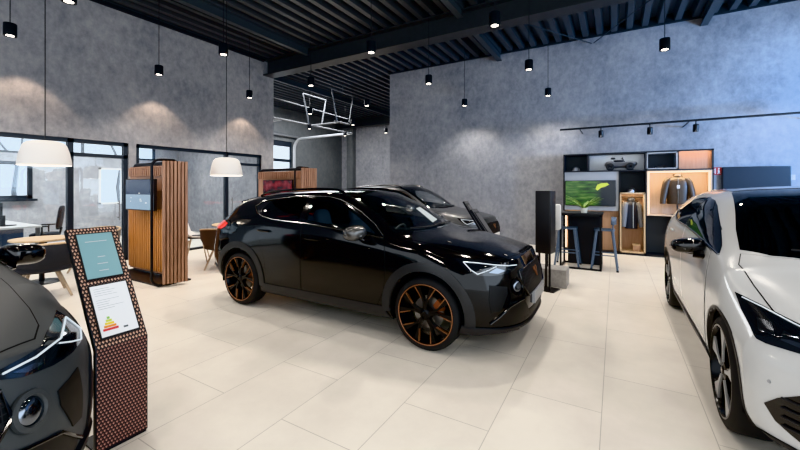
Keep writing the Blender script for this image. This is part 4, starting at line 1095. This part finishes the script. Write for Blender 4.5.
def make_screen_unit(loc, rz, label):
    """long panel along -x behind, slatted wing at its near end (x=0), facing +x"""
    t = thing('slatted_screen', label, 'screen', loc, rz)
    H_ = 1.95
    Wm = T(0, 0, 0) @ rotz(math.radians(-18))
    # wing: slats from y -.54..0
    lo = MB(); pts = [Wm @ V((-.02, p[0], p[1])) for p in rrect(-.515, .03, -.15, H_, .11, 6)]
    lo.tube(pts, .020, 8, closed=True); lo.build('tube_frame', M['black_metal'], t, smooth=True)
    wb = MB(); wb.box((-.03, -.375, .05), (.005, -.055, H_-.03), Wm); wb.build('wing_board', M['tub_brown'], t)
    for i in range(7):
        s = MB(); y0 = -.385+i*.050; s.box((-.0, y0, .045), (.055, y0+.036, H_-.02), Wm); s.build('slat', M['slat_wood'], t, bevel=.004)
    # rear panel
    Lp = 1.85
    pn = MB(); pn.box((-Lp, -.05, .06), (-.20, .0, H_-.06)); pn.build('rear_board', M['panel_wood'], t)
    for i in range(25):
        x0 = -Lp+.03+i*.065
        s = MB(); s.box((x0, -.085, 1.72), (x0+.045, -.05, H_-.08)); s.build('slat', M['slat_wood'], t)
        s = MB(); s.box((x0, -.085, .10), (x0+.045, -.05, 1.16)); s.build('slat', M['orange_wood'], t)
    l2 = MB(); pts = [(p[0], .03, p[1]) for p in rrect(-Lp-.04, .02, -.26, H_-.02, .11, 6)]; l2.tube(pts, .022, 8, closed=True, flat=1.5); l2.build('tube_frame', M['black_metal'], t, smooth=True)
    bs = MB(); bs.box((-Lp, -.40, 0), (-.16, .10, .025)); bs.build('base_plate', M['black_metal'], t)
    return t
def make_monitor(loc, label, w, h, m, cat='monitor'):
    t = thing('monitor', label, cat, loc)
    b = MB(); b.prism(rrect(-w/2, -h/2, w/2, h/2, .012), 0, .05, 1); b.build('casing', M['black_plastic'], t, bevel=.004)
    s = MB(); s.box((-w/2+.012, -.003, -h/2+.015), (w/2-.012, .001, h/2-.012)); sc = s.build('screen', M[m], t)
    if m == 'mon_blue':
        q = MB()
        for x, z, l in ((-.30, -.12, .02), (-.28, -.06, .015), (.02, -.08, .05), (.02, -.11, .07), (-.02, .02, .05), (.2, -.14, .05)): q.box((x, -.005, z), (x+l, -.003, z+.010))
        q.build('screen_text', M['white'], sc)
    if m == 'mon_green':
        q = MB(); q.add([(x, -.004, z) for x, z in [(.12,.10),(.16,.20),(.24,.235),(.36,.24),(.40,.20),(.33,.16),(.24,.13),(.16,.06)]], [tuple(range(8))]); q.build('yellow_shape', M['lab_lime'], sc)
    return t
make_screen_unit((-5.86, 3.39, 0), 0, 'slatted walnut screen with rounded black frame, nearer one, carrying the blue monitor')
make_monitor((-6.95, 3.15, 1.40), 'monitor with navy and pale blue picture on the nearer slatted screen', .94, .53, 'mon_blue')
make_screen_unit((-5.56, 5.98, 0), 0, 'slatted walnut screen farther back, just behind the gloss black car roof')
make_monitor((-6.62, 5.80, 1.42), 'monitor with a dark red picture on the farther slatted screen', .95, .54, 'mon_red')
b = MB(); b.box((-.09, -.01, 0), (.09, .01, .16)); 
t = thing('desk_display', 'small pale blue display standing behind the farther slatted screen', 'display', (-5.75, 6.55, 1.22))
b.build('screen', M['tablet_screen'], t); b = MB(); b.tube([(0, .02, -1.22), (0, .02, .05)], .012, 8); b.build('stand', M['black_metal'], t); b = MB(); b.lathe([(0, -1.22), (.12, -1.22), (.12, -1.205), (0, -1.20)], 20, T(0, .02, 0)); b.build('base', M['black_metal'], t)

# ------------------------------------------------------------------ lounge and office furniture
def make_tub(loc, rz, label, felt, s=1., rim='oak', group=None):
    t = thing('tub_chair', label, 'chair', loc, rz, group)
    sh = MB(); vs = []; n = 40
    for j in range(n+1):
        a = -2.45+4.9*j/n; k = .5+.5*math.cos(a*.62)                  # back (a=0) is tallest
        for r, z in ((.25, .36), (.33, .44), (.385, .56), (.40, .52+.24*k), (.375, .52+.24*k), (.355, .56), (.30, .45), (.22, .40)):
            vs.append((-r*math.cos(a)*s, r*math.sin(a)*s, z))
    sh.add(vs, [(j*8+i, j*8+(i+1) % 8, (j+1)*8+(i+1) % 8, (j+1)*8+i) for j in range(n) for i in range(8)]+[tuple(range(8)), tuple(n*8+i for i in range(8))[::-1]])
    sh.build('shell', M[felt], t, smooth=True, angle=50)
    rm = MB(); pts = []
    for j in range(n+1):
        a = -2.40+4.8*j/n; k = .5+.5*math.cos(a*.62); pts.append((-.388*math.cos(a)*s, .388*math.sin(a)*s, .525+.24*k))
    rm.tube(pts, .016, 8); rm.build('rim', M[rim], t, smooth=True)
    c = MB(); c.blob((0, 0, .42), (.31*s, .30*s, .06), .6); c.build('seat', M[felt], t, smooth=True)
    for a in (.75, 2.4, -.75, -2.4):
        l = MB(); l.tube([(-.18*s*math.cos(a), .18*s*math.sin(a), .38), (-.36*s*math.cos(a), .36*s*math.sin(a), 0)], [.022, .014], 8); l.build('leg', M['leg_wood'], t, smooth=True)
    return t
def face(p, q): return math.atan2(q[1]-p[1], q[0]-p[0])
def round_table(loc, label, r=.5, h=.74):
    t = thing('round_table', label, 'table', loc)
    b = MB(); b.lathe([(0, h-.03), (r-.02, h-.03), (r, h-.015), (r-.005, h), (0, h)], 48); b.build('tabletop', M['oak'], t, smooth=True)
    b = MB(); b.tube([(0, 0, .02), (0, 0, h-.03)], .035, 12); b.lathe([(0, .03), (.22, .02), (.25, 0), (0, 0)], 32); b.build('pedestal', M['black_metal'], t, smooth=True)
    return t
round_table((-7.95, 2.2, 0), 'round oak table behind the charcoal tub chair near the office glass', .38, .71)
make_tub((-6.95, 1.93, 0), face((-6.95, 1.93), (-8.0, 2.12)), 'charcoal felt tub chair with oak rim between the matte grey car and office', 'tub_dark', 1.12)
make_tub((-8.22, 2.98, 0), face((-8.22, 2.98), (-7.92, 2.12)), 'taupe felt tub chair on the far side of the round oak table', 'tub_taupe')
make_tub((-6.45, 4.36, 0), face((-6.45, 4.36), (-7.1, 5.2)), 'brown felt tub chair with oak rim right behind the rear of the gloss black car', 'tub_brown')
round_table((-7.08, 5.06, 0), 'round oak table beyond the brown tub chair', .45)
t = thing('white_shell_chair', 'white shell chair with black seat pad between the nearer slatted screen and brown tub chair', 'chair', (-7.42, 4.42, 0), .9)
b = MB(); vs = []
for j, (x, z) in enumerate(((.24, .50), (.1, .46), (-.1, .47), (-.2, .55), (-.25, .72), (-.30, .92))):
    for i in range(9): y = -.24+.06*i; vs.append((x+.05*(y/.24)**2, y*(1-.05*j), z+.06*(y/.24)**2))
b.add(vs, [(j*9+i, j*9+i+1, (j+1)*9+i+1, (j+1)*9+i) for j in range(5) for i in range(8)]); o = b.build('shell', M['white'], t, smooth=True); md = o.modifiers.new('s', 'SOLIDIFY'); md.thickness = .02
b = MB(); b.blob((.02, 0, .51), (.2, .2, .03), .6); b.build('seat_pad', M['tub_dark'], t, smooth=True)
for sx, sy in ((1, 1), (1, -1), (-1, 1), (-1, -1)):
    l = MB(); l.tube([(.12*sx, .12*sy, .45), (.22*sx, .22*sy, 0)], [.016, .011], 8); l.build('leg', M['leg_wood'], t, smooth=True)
# office desk
t = thing('office_desk', 'long pale office desk with navy front panel behind the glass partition', 'desk', (-10.52, 3.65, 0), PI/2-PI)
b = MB(); b.box((.85, -2.1, .71), (1.75, .42, .745)); b.build('desktop', M['desk_top'], t, bevel=.005)
b = MB(); b.box((1.64, -2.0, .18), (1.67, .36, .70)); b.box((1.1, .30, .12), (1.66, .33, .70)); b.build('modesty_panel', M['desk_panel'], t)
for y in (-2.04, .37):
    for x in (.90, 1.70): b = MB(); b.box((x-.03, y-.03, 0), (x+.03, y+.03, .71)); b.build('leg', M['grey_plastic'], t)
t = thing('laptop', 'open dark laptop on the office desk at the far left', 'laptop', (-10.65, 2.35, .745), 2.2)
b = MB(); b.box((-.12, -.17, 0), (.12, .17, .018)); b.build('keyboard_base', M['black_plastic'], t); b = MB(); b.box((-.13, -.17, .015), (-.118, .17, .22)); b.build('display', M['black_plastic'], t)
t = thing('monitor', 'dark desk monitor on the office desk behind the laptop', 'monitor', (-11.4, 2.3, .745), .4)
b = MB(); b.box((-.02, -.26, .12), (.02, .26, .44)); b.build('casing', M['black_plastic'], t); b = MB(); b.box((-.08, -.1, 0), (.08, .1, .012)); b.tube([(-.02, 0, 0), (-.02, 0, .3)], .02, 8); b.build('stand', M['grey_plastic'], t)
t = thing('office_chair', 'black mesh swivel chair behind the glass at the desk end', 'office chair', (-10.98, 3.10, 0), PI*1.35)
b = MB(); b.blob((0, 0, .47), (.25, .25, .05), .6); b.build('seat', M['chair_mesh'], t, smooth=True)
b = MB(); Mb = T(-.25, 0, .84) @ Matrix.Rotation(-.12, 4, 'Y'); b.blob((0, 0, 0), (.035, .22, .27), .5, M=Mb); b.build('backrest', M['chair_mesh'], t, smooth=True)
b = MB(); b.tube([(0, 0, .1), (0, 0, .43)], .03, 10); b.tube([(-.08, 0, .44), (-.24, 0, .48), (-.27, 0, .62)], .022, 8); b.build('column', M['black_plastic'], t, smooth=True)
for k in range(5):
    a = 2*PI*k/5; l = MB(); l.tube([(0, 0, .11), (.27*math.cos(a), .27*math.sin(a), .07)], [.028, .016], 8); l.blob((.27*math.cos(a), .27*math.sin(a), .03), (.028, .028, .03)); l.build('leg', M['black_plastic'], t, smooth=True)
for s in (1, -1):
    l = MB(); l.tube([(.0, s*.2, .46), (0, s*.28, .5), (0, s*.28, .66)], .015, 6); l.box((-.12, s*.28-.035, .66), (.12, s*.28+.035, .685)); l.build('armrest', M['black_plastic'], t)

# ------------------------------------------------------------------ display shelves on the back wall
S0 = (0, 9.76, 0); DP = .42
t = thing('display_shelves', 'black display wall unit with lit niches against the grey back wall', 'shelf unit', S0)
b = MB(); k = .028
X_ = [-1.09, -.55, .08, .59, 1.16, 1.75]
b.box((-1.09, 0, 2.29), (1.75, DP, 2.32)); b.box((-1.09, 0, 1.885), (1.75, DP, 1.915)); b.box((-1.09, 0, 0), (1.75, DP, .045))
for x in (-1.09, 1.72): b.box((x, 0, 0), (x+.03, DP, 2.32))
b.box((-.57, 0, 1.9), (-.54, DP, 2.3)); b.box((.575, 0, 0), (.605, DP, 2.3)); b.box((1.15, 0, 1.9), (1.175, DP, 2.3)); b.box((.07, 0, 0), (.095, DP, 1.9))
b.build('carcass', M['shelf_black'], t)
b = MB(); b.box((-1.06, DP-.03, .045), (.575, DP, 2.29)); b.box((.6, DP-.03, .045), (1.72, DP, .9)); b.build('back_board', M['niche_dark'], t)
b = MB(); b.box((-.54, DP-.05, 1.915), (.575, DP-.03, 2.29)); b.build('grey_back', M['grey_laminate'], t)
b = MB()
for a in ((.605, 1.925, 1.15, 1.945), (.605, 2.265, 1.15, 2.285), (.605, 1.925, .625, 2.285), (1.13, 1.925, 1.15, 2.285)): b.box((a[0], -.005, a[1]), (a[2], DP-.03, a[3]))
b.build('framed_box', M['grey_laminate'], t)
b = MB(); b.box((.62, DP-.06, 1.94), (1.14, DP-.04, 2.27)); b.build('box_back', M['niche_dark'], t)
b = MB(); b.box((1.175, .04, 1.915), (1.72, .06, 2.29)); b.build('copper_panel', M['copper_board'], t)
b = MB(); b.box((-1.06, .02, .98), (.07, .05, 1.885)); b.build('media_panel', M['grey_laminate'], t)
b = MB(); b.box((-1.06, .20, .045), (.07, .22, .98)); b.build('lower_panel', M['niche_wood'], t)
# clothes niche (oak box)
b = MB(); b.box((.095, -.02, .05), (.125, DP-.03, 1.40)); b.box((.55, -.02, .05), (.58, DP-.03, 1.40)); b.box((.095, -.02, 1.375), (.58, DP-.03, 1.405)); b.box((.095, -.02, .05), (.58, DP-.03, .08)); b.build('oak_niche', M['oak'], t)
b = MB(); b.box((.12, DP-.06, .08), (.55, DP-.04, 1.38)); b.build('niche_back', M['niche_wood'], t)
b = MB(); b.tube([(.12, .2, 1.30), (.56, .2, 1.30)], .012, 8); b.build('hanging_rail', M['black_metal'], t)
# jacket niche
b = MB(); b.box((.605, -.02, .90), (1.72, DP-.03, .93)); b.box((.605, -.02, 1.86), (1.72, DP-.03, 1.885)); b.box((.605, DP-.06, .93), (1.72, DP-.04, 1.86)); b.box((.605, -.02, .93), (.63, DP-.04, 1.86)); b.box((1.695, -.02, .93), (1.72, DP-.04, 1.86)); b.build('jacket_niche', M['niche_pale'], t)
for lo_, hi_ in (((.63, .02, 1.845), (1.695, .05, 1.86)), ((1.675, .02, .93), (1.693, .05, 1.845)), ((.632, .02, .93), (.65, .05, 1.845)), ((-1.055, .14, .06), (-1.035, .17, .95))):
    b = MB(); b.box(lo_, hi_); b.build('led_strip', M['led'], t)
b = MB(); b.box((1.13, .1, .05), (1.16, .3, .9)); b.box((1.30, .1, .05), (1.33, .3, .9)); b.build('divider', M['shelf_black'], t)
def area(loc, rot, sx, sy, e, col=(1, 1, 1)):
    ld = bpy.data.lights.new('area_light', 'AREA'); ld.shape = 'RECTANGLE'; ld.size = sx; ld.size_y = sy; ld.energy = e; ld.color = col
    o = bpy.data.objects.new('area_light', ld); COL.objects.link(o); o.location = loc; o.rotation_euler = rot; return o
area((1.16, 9.86, 1.83), (math.radians(15), 0, 0), 1.0, .06, 5, (1, .76, .48)); area((.33, 9.84, 1.34), (math.radians(20), 0, 0), .4, .05, 1.6, (1, .78, .5)); area((.0, 9.9, 2.27), (math.radians(20), 0, 0), 1.0, .05, 1.6, (.9, .95, 1)); area((-1.0, 9.86, .5), (0, math.radians(-90), 0), .8, .04, 2.5, (1, .72, .42))
area((1.45, 9.72, 2.28), (math.radians(25), 0, 0), .5, .04, .8, (1, .7, .42))
make_monitor((-.515, 9.725, 1.385), 'wide television showing a green picture on the display wall', 1.06, .60, 'mon_green', 'television')
# ride-on toy car
t = thing('ride_on_car', 'dark grey ride-on toy car on the top shelf of the display wall', 'toy car', (.10, 9.93, 1.915))
b = MB(); b.blob((0, 0, .13), (.32, .10, .065), .7); b.blob((.2, 0, .15), (.14, .1, .05), .7); b.blob((-.2, 0, .16), (.10, .09, .06), .7); b.build('body', M['grey_plastic'], t, smooth=True)
b = MB(); b.blob((-.03, 0, .215), (.11, .06, .03), .6); b.build('seat', M['black_plastic'], t, smooth=True)
b = MB(); b.tube([(.10, 0, .17), (.05, 0, .27)], .012, 8); b.tube([(.05, -.08, .28), (.03, 0, .27), (.05, .08, .28)], .014, 8); b.blob((-.14, 0, .28), (.05, .05, .025), .7); b.build('handlebar', M['black_plastic'], t, smooth=True)
for x in (-.2, .2):
    for s in (1, -1):
        w = MB(); Mw = T(x, s*.1, .085) @ Matrix.Rotation(PI/2, 4, 'X'); w.lathe([(.03, -.03), (.075, -.03), (.085, -.02), (.085, .02), (.075, .03), (.03, .03)], 24, Mw); w.build('wheel', M['tire'], t, smooth=True)
# caps and small goods
def make_cap(loc, rz, label, m):
    t = thing('cap', label, 'cap', loc, rz); b = MB()
    vs = []; n = 20
    for i, (r, z) in enumerate(((.095, 0), (.095, .03), (.085, .07), (.05, .10), (.001, .11))):
        vs += [(r*math.cos(2*PI*j/n), .85*r*math.sin(2*PI*j/n), z) for j in range(n)]
    b.add(vs, [(i*n+j, i*n+(j+1) % n, (i+1)*n+(j+1) % n, (i+1)*n+j) for i in range(4) for j in range(n)]); b.build('crown', M[m], t, smooth=True)
    b = MB(); pts = [(.09*math.cos(a), .08*math.sin(a), .005) for a in np.linspace(-1.1, 1.1, 9)]+[(.06+.12*math.cos(a), .09*math.sin(a), -.0) for a in np.linspace(1.0, -1.0, 9)]
    b.add(pts+[(p[0], p[1], p[2]+.006) for p in pts], [tuple(range(18)), tuple(range(18, 36))[::-1]]+[(i, (i+1) % 18, 18+(i+1) % 18, 18+i) for i in range(18)]); b.build('peak', M[m], t)
    return t
make_cap((.33, 9.93, 1.406), -2.2, 'pale grey cap on the ledge above the oak clothes niche', 'silver')
make_cap((-.82, 9.93, 1.916), -2.0, 'grey cap in the top left dark niche', 'cloth_grey')
t = thing('model_car', 'small dark model car in the grey framed box of the shelves', 'model car', (.86, 9.93, 1.946)); b = MB(); b.blob((0, 0, .035), (.12, .05, .025), .6); b.blob((-.01, 0, .06), (.06, .04, .02), .7); b.build('body', M['black_plastic'], t, smooth=True)
for x in (-.07, .07): b = MB(); b.tube([(x, -.052, .02), (x, .052, .02)], .02, 12); b.build('wheel', M['tire'], t, smooth=True)
# garments
def jacket(t, w, h, mats, sl=True, open_=False):
    """padded upper-body shell: torso, sleeves, collar; origin at the shoulder line"""
    b = MB(); vs = []; n = 28; rows = [(0, .36, .26), (-.035, .70, .7), (-.11, .94, .95), (-.25, .97, 1.), (-.42, .90, .95), (-.60, .86, .9), (-h, .88, .9)]
    for z, sx, sy in rows:
        for j in range(n):
            a = 2*PI*j/n; r = 1+.02*math.sin(5*a+z*20)
            vs.append((w*.5*sx*math.copysign(abs(math.cos(a))**.8, math.cos(a))*r, .10*sy*math.sin(a)*r, z))
    b.add(vs, [(i*n+j, i*n+(j+1) % n, (i+1)*n+(j+1) % n, (i+1)*n+j) for i in range(len(rows)-1) for j in range(n)]+[tuple(range(n))[::-1], tuple((len(rows)-1)*n+j for j in range(n))])
    b.build('torso', M[mats[0]], t, smooth=True, angle=60)
    for s in (1, -1):
        b = MB(); b.tube([(s*w*.33, 0, -.06), (s*w*.45, -.01, -.13), (s*w*.535, -.03, -.30), (s*w*.60, -.06, -.48), (s*w*.63, -.08, -.60)], [.07, .076, .068, .058, .052], 14); b.build('sleeve', M[mats[1]], t, smooth=True)
    b = MB(); b.lathe([(.055, -.01), (.075, .0), (.07, .05), (.062, .06), (.058, .05)], 22); b.build('collar', M[mats[0]], t, smooth=True)
    b = MB(); b.box((-.006, -.112, -h+.02), (.006, -.10, -.04)); b.build('zipper', M['dark_chrome'], t)
t = thing('leather_jacket', 'dark brown leather jacket on a torso stand in the lit niche', 'jacket', (1.17, 9.95, 1.76)); jacket(t, .43, .60, ('leather', 'leather'))
b = MB(); b.box((-.02, -.118, -.26), (.03, -.105, -.19)); b.build('hang_tag', M['white_paper'], t)
t = thing('torso_stand', 'grey torso stand holding the leather jacket', 'mannequin stand', (1.17, 9.95, .93))
b = MB(); b.tube([(0, 0, .01), (0, 0, .25)], .016, 8); b.lathe([(0, .012), (.12, .008), (.12, 0), (0, 0)], 24); b.build('stand', M['black_metal'], t, smooth=True)
t = thing('hanging_jacket', 'navy and grey jacket hanging in the oak niche', 'jacket', (.32, 9.96, 1.22), math.radians(18)); jacket(t, .30, .64, ('cloth_navy', 'cloth_grey'))
b = MB(); b.tube([(-.14, 0, -.02), (0, 0, .04), (.14, 0, -.02)], .008, 6); b.tube([(0, 0, .04), (0, 0, .08), (.02, 0, .10)], .005, 6); b.build('hanger', M['black_metal'], t)
t = thing('shoe_box', 'small oak box on the floor of the clothes niche', 'box', (.42, 9.95, .08)); b = MB(); b.box((-.07, -.1, 0), (.07, .1, .12)); b.build('carton', M['niche_wood'], t, bevel=.004); b = MB(); b.box((-.074, -.104, .12), (.074, .104, .15)); b.build('lid', M['oak'], t, bevel=.004)
# fire sign, wall screen
t = thing('fire_sign', 'small red sign with a white pictogram on the wall right of the display shelves', 'sign', (1.86, 10.19, 1.87))
b = MB(); b.box((-.085, -.02, -.08), (.085, 0, .08)); b.build('plate', M['red_sign'], t)
b = MB()
for q in ((-.065, -.06, -.05, .06), (-.02, -.06, -.005, .06), (-.065, .03, -.005, .042), (-.065, -.006, -.005, .006), (-.065, -.042, -.005, -.03), (.02, -.06, .07, -.045), (.03, -.06, .06, .02), (.035, .03, .055, .06)): b.box((q[0], -.024, q[1]), (q[2], -.02, q[3]))
b.build('pictogram', M['white'], t)
t = thing('wall_screen', 'large switched-off dark navy screen on the back wall at right', 'screen', (2.475, 10.19, 1.45))
M['off_screen'] = mat('off_screen', (.010, .014, .024), .55)
b = MB(); b.prism(rrect(-.52, -.5, .52, .5, .012), -.06, 0, 1); b.build('casing', M['black_plastic'], t, bevel=.004); b = MB(); b.box((-.505, -.063, -.485), (.505, -.06, .485)); b.build('screen', M['off_screen'], t)
t = thing('wall_switch', 'small white wall fitting at the edge of the dark wall screen', 'switch', (3.03, 10.19, 1.72)); b = MB(); b.box((-.03, -.03, -.05), (.03, 0, .05)); b.build('plate', M['white'], t, bevel=.005); b = MB(); b.box((-.018, -.036, -.03), (.018, -.03, .03)); b.build('rocker', M['white'], t, bevel=.003)

# ------------------------------------------------------------------ high table with stools
t = thing('bar_table', 'black framed high table in front of the television', 'table', (-.56, 7.86, 0))
b = MB(); b.box((-.37, -.33, 1.02), (.37, .37, 1.05)); b.build('tabletop', M['shelf_black'], t, bevel=.004)
for yy in (-.27, .32):
    f = MB(); c = .016
    for lo_, hi_ in (((-.35, yy-c, 0), (-.35+2*c, yy+c, 1.02)), ((.35-2*c, yy-c, 0), (.35, yy+c, 1.02)), ((-.35, yy-c, .0), (.35, yy+c, 2*c)), ((-.35, yy-c, .99), (.35, yy+c, 1.02))): f.box(lo_, hi_)
    f.build('leg_frame', M['black_metal'], t)
f = MB(); f.box((-.35, -.27, .0), (-.32, .32, .03)); f.box((.32, -.27, .0), (.35, .32, .03)); f.build('foot_rail', M['black_metal'], t)
f = MB(); f.box((-.26, .24, .03), (.34, .27, 1.0)); f.build('panel', M['shelf_black'], t)
def make_stool(loc, rz, label):
    t = thing('bar_stool', label, 'bar stool', loc, rz, 'blue-grey metal bar stools')
    b = MB(); b.prism(rrect(-.17, -.17, .17, .17, .05), .72, .75); b.build('seat', M['stool_blue'], t, bevel=.008)
    for sx in (1, -1):
        for sy in (1, -1):
            l = MB(); l.tube([(.13*sx, .13*sy, .72), (.21*sx, .21*sy, .012)], [.024, .017], 6); o = l.build('leg', M['stool_blue'], t, smooth=True)
            l = MB(); l.tube([(.208*sx, .208*sy, .03), (.211*sx, .211*sy, 0)], .021, 8); l.build('foot_cap', M['black_plastic'], o, smooth=True)
    b = MB(); b.tube([(.18, .18, .28), (.18, -.18, .28), (-.18, -.18, .28), (-.18, .18, .28)], .010, 6, closed=True); b.build('footrest', M['stool_blue'], t)
    b = MB(); vs = []
    for z in (.84, .97):
        for a in np.linspace(-.95, .95, 13): vs.append((-.19*math.cos(a)-.02*(z-.7), .19*math.sin(a)*1.05, z))
    b.add(vs, [(i, i+1, 14+i, 13+i) for i in range(12)]); o = b.build('backrest', M['stool_blue'], t, smooth=True); md = o.modifiers.new('s', 'SOLIDIFY'); md.thickness = .012
    b = MB()
    for s in (1, -1): b.tube([(-.13, s*.14, .74), (-.15, s*.14, .9)], .012, 6)
    b.build('back_support', M['stool_blue'], t)
    return t
make_stool((-.17, 7.86, 0), PI, 'blue-grey metal bar stool at the right side of the high table')
make_stool((-.80, 7.86, 0), 0, 'blue-grey metal bar stool at the left side of the high table')
t = thing('potted_plant', 'small spiky green plant in a white pot on the high table', 'plant', (-.50, 7.66, 1.05))
b = MB(); b.lathe([(0, 0), (.05, 0), (.062, .09), (.055, .09), (.05, .07), (0, .07)], 28); b.build('pot', M['pot'], t, smooth=True)
random.seed(8); b = MB()
for i in range(22):
    a = random.uniform(0, 2*PI); ln = random.uniform(.24, .40); up = random.uniform(.5, 1.2); p = [V((0, 0, .07))]; 
    for k_ in range(1, 6):
        f_ = k_/5; p.append(V((math.cos(a)*ln*f_*.9, math.sin(a)*ln*f_*.9, .07+ln*up*(f_-.35*f_*f_))))
    sd = V((-math.sin(a), math.cos(a), 0)); wd = [.014, .019, .017, .013, .008, .001]; vs = []
    for q, w_ in zip(p, wd): vs += [q-sd*w_, q+V((0, 0, -.004)), q+sd*w_]
    b.add(vs, [(3*i_+j, 3*i_+j+1, 3*i_+j+4, 3*i_+j+3) for i_ in range(5) for j in range(2)])
b.build('leaves', M['plant'], t, smooth=True, fix=False)

# ------------------------------------------------------------------ charging column on its plinth
t = thing('charging_column', 'tall black charging display on thin legs near the gloss black car nose', 'charging stand', (-.90, 5.86, 0), math.radians(-12))
b = MB(); b.prism(rrect(-.115, -.11, .115, .11, .02), .55, 1.475); b.build('column_box', M['black_plastic'], t, bevel=.008)
for x, y in ((-.06, -.08), (.10, -.10), (-.02, .08)): b = MB(); b.box((x-.012, y-.012, 0), (x+.012, y+.012, .56)); b.build('leg', M['black_metal'], t)
b = MB(); b.box((-.13, -.14, 0), (.17, .12, .014)); b.build('base_plate', M['black_metal'], t)
t = thing('concrete_plinth', 'low grey concrete plinth block under the charging display', 'plinth', (-.93, 6.22, 0)); b = MB(); b.box((-.30, -.19, 0), (.30, .19, .27)); b.build('block', M['plinth'], t, bevel=.008)
t = thing('wall_charger', 'white and black charging box on a pole behind the black charging display', 'charger', (-.93, 6.22, 0))
b = MB(); b.tube([(0, 0, .27), (0, 0, 1.25)], .018, 8); b.build('pole', M['black_metal'], t)
b = MB(); b.prism(rrect(.10, .86, .20, 1.26, .03), -.04, .05, 1); b.box((-.01, -.01, 1.0), (.12, .01, 1.03)); b.build('charger_box', M['white'], t, bevel=.01)
c = MB(); c.tube([(.03+.09*math.cos(a)*1., -.06-.002*k, 1.0+.20*math.sin(a)) for k, a in enumerate(np.linspace(0, 6*PI, 70))], .012, 6); c.build('cable_coil', M['black_plastic'], t, smooth=True)
# ------------------------------------------------------------------ cars
build_car('car', 'gloss black crossover with copper edged black wheels in the middle of the showroom', (-2.87, 3.97, 0), 0, SPF, 'paint_black',
          dict(wheel='copper', details=det_formentor, glass_r='car_glass_dark', sheet=True))
build_car('car', 'matte dark grey car cut off at the left edge, beside the copper information stand', (-4.095, -.145, 0), .07, SPF, 'paint_matte',
          dict(wheel='copper', details=det_formentor, glass_r='car_glass_dark', mirror='gloss_black'))
import copy
SPS = copy.deepcopy(SPF)
def up(z): return z if z < 1.05 else 1.05+(z-1.05)*1.16
zc_ = [1, 4, 6, 8, 10, 12, 14, 16, 18, 19]
rows = []
for r in SPF['keys']:
    r = list(r)
    for i in (1, 4, 6, 8, 10, 12, 14, 16, 18, 19): r[i] = up(r[i])
    if r[0] == -1.70: r[14:] = [.78+0*r[14], 1.28, .67, 1.46, .45, 1.51, 1.525][1:] if False else r[14:]
    rows.append(tuple(r))
SPS['keys'] = rows
for k in ('dlo', 'win_f', 'win_r', 'chrome', 'door_f', 'door_r'): SPS[k] = [(x, up(z)) for x, z in SPF[k]]
SPS['pillars'] = [[(x, up(z)) for x, z in p] for p in SPF['pillars']]
build_car('car', 'graphite grey SUV parked against the back wall behind the gloss black car', (-4.45, 8.05, 0), 0, SPS, 'paint_suv',
          dict(wheel='ten', details=det_formentor, plate='white', rail='dark_chrome', mirror='chrome'))
build_car('car', 'white hatchback with grey turbine wheels cut off at the right edge', (1.48, 4.49, 0), -PI/2, SPB, 'paint_white',
          dict(wheel='turbine', details=det_born, arch='cladding', mirror='gloss_black', glass_f='car_glass_dark', glass_r='car_glass_dark', ws_mat='car_glass_dark'))
# ------------------------------------------------------------------ daylight, added fill lights and colour management
w = bpy.data.worlds.new('world'); SC.world = w; w.use_nodes = True
nt = w.node_tree; bg = nt.nodes['Background']; bg.inputs[0].default_value = (.88, .94, 1, 1); bg.inputs[1].default_value = WS
area((5.9, 4.0, 2.2), (0, math.radians(90), 0), 3.6, 10, DL, (.62, .80, 1))     # daylight of the glazed front on the right
for x_, y_ in ((-11.2, .5), (-11.2, 4.5)): area((x_, y_, 3.25), (0, 0, 0), 1.2, 3, 110, (1, .97, .93))  # added unseen fill lights brighten the office
area((-10.5, 11.5, 5.0), (0, 0, 0), 3, 4, 270, (.95, .97, 1))  # added unseen fill light brightens the recess walls
spot(5.6, 7.4, 2.2, 1200, 80, .9, (.16, .46, 1), .3, (2.4, 10.2, 3.0))  # added unseen blue spot tints the right end of the back wall
SC.cycles.use_denoising = True; SC.cycles.sample_clamp_indirect = 6; SC.cycles.max_bounces = 8; SC.cycles.transparent_max_bounces = 16
SC.view_settings.view_transform = 'Khronos PBR Neutral'; SC.view_settings.exposure = EXP
# ------------------------------------------------------------------ camera
cd = bpy.data.cameras.new('camera'); cam = bpy.data.objects.new('camera', cd); COL.objects.link(cam)
cd.sensor_width = 36; cd.lens = 36*368/800; cd.shift_y = -38/800; cd.clip_start = .05
cam.location = (0, 0, 1.53); cam.rotation_euler = (PI/2, 0, math.radians(30.3)); SC.camera = cam
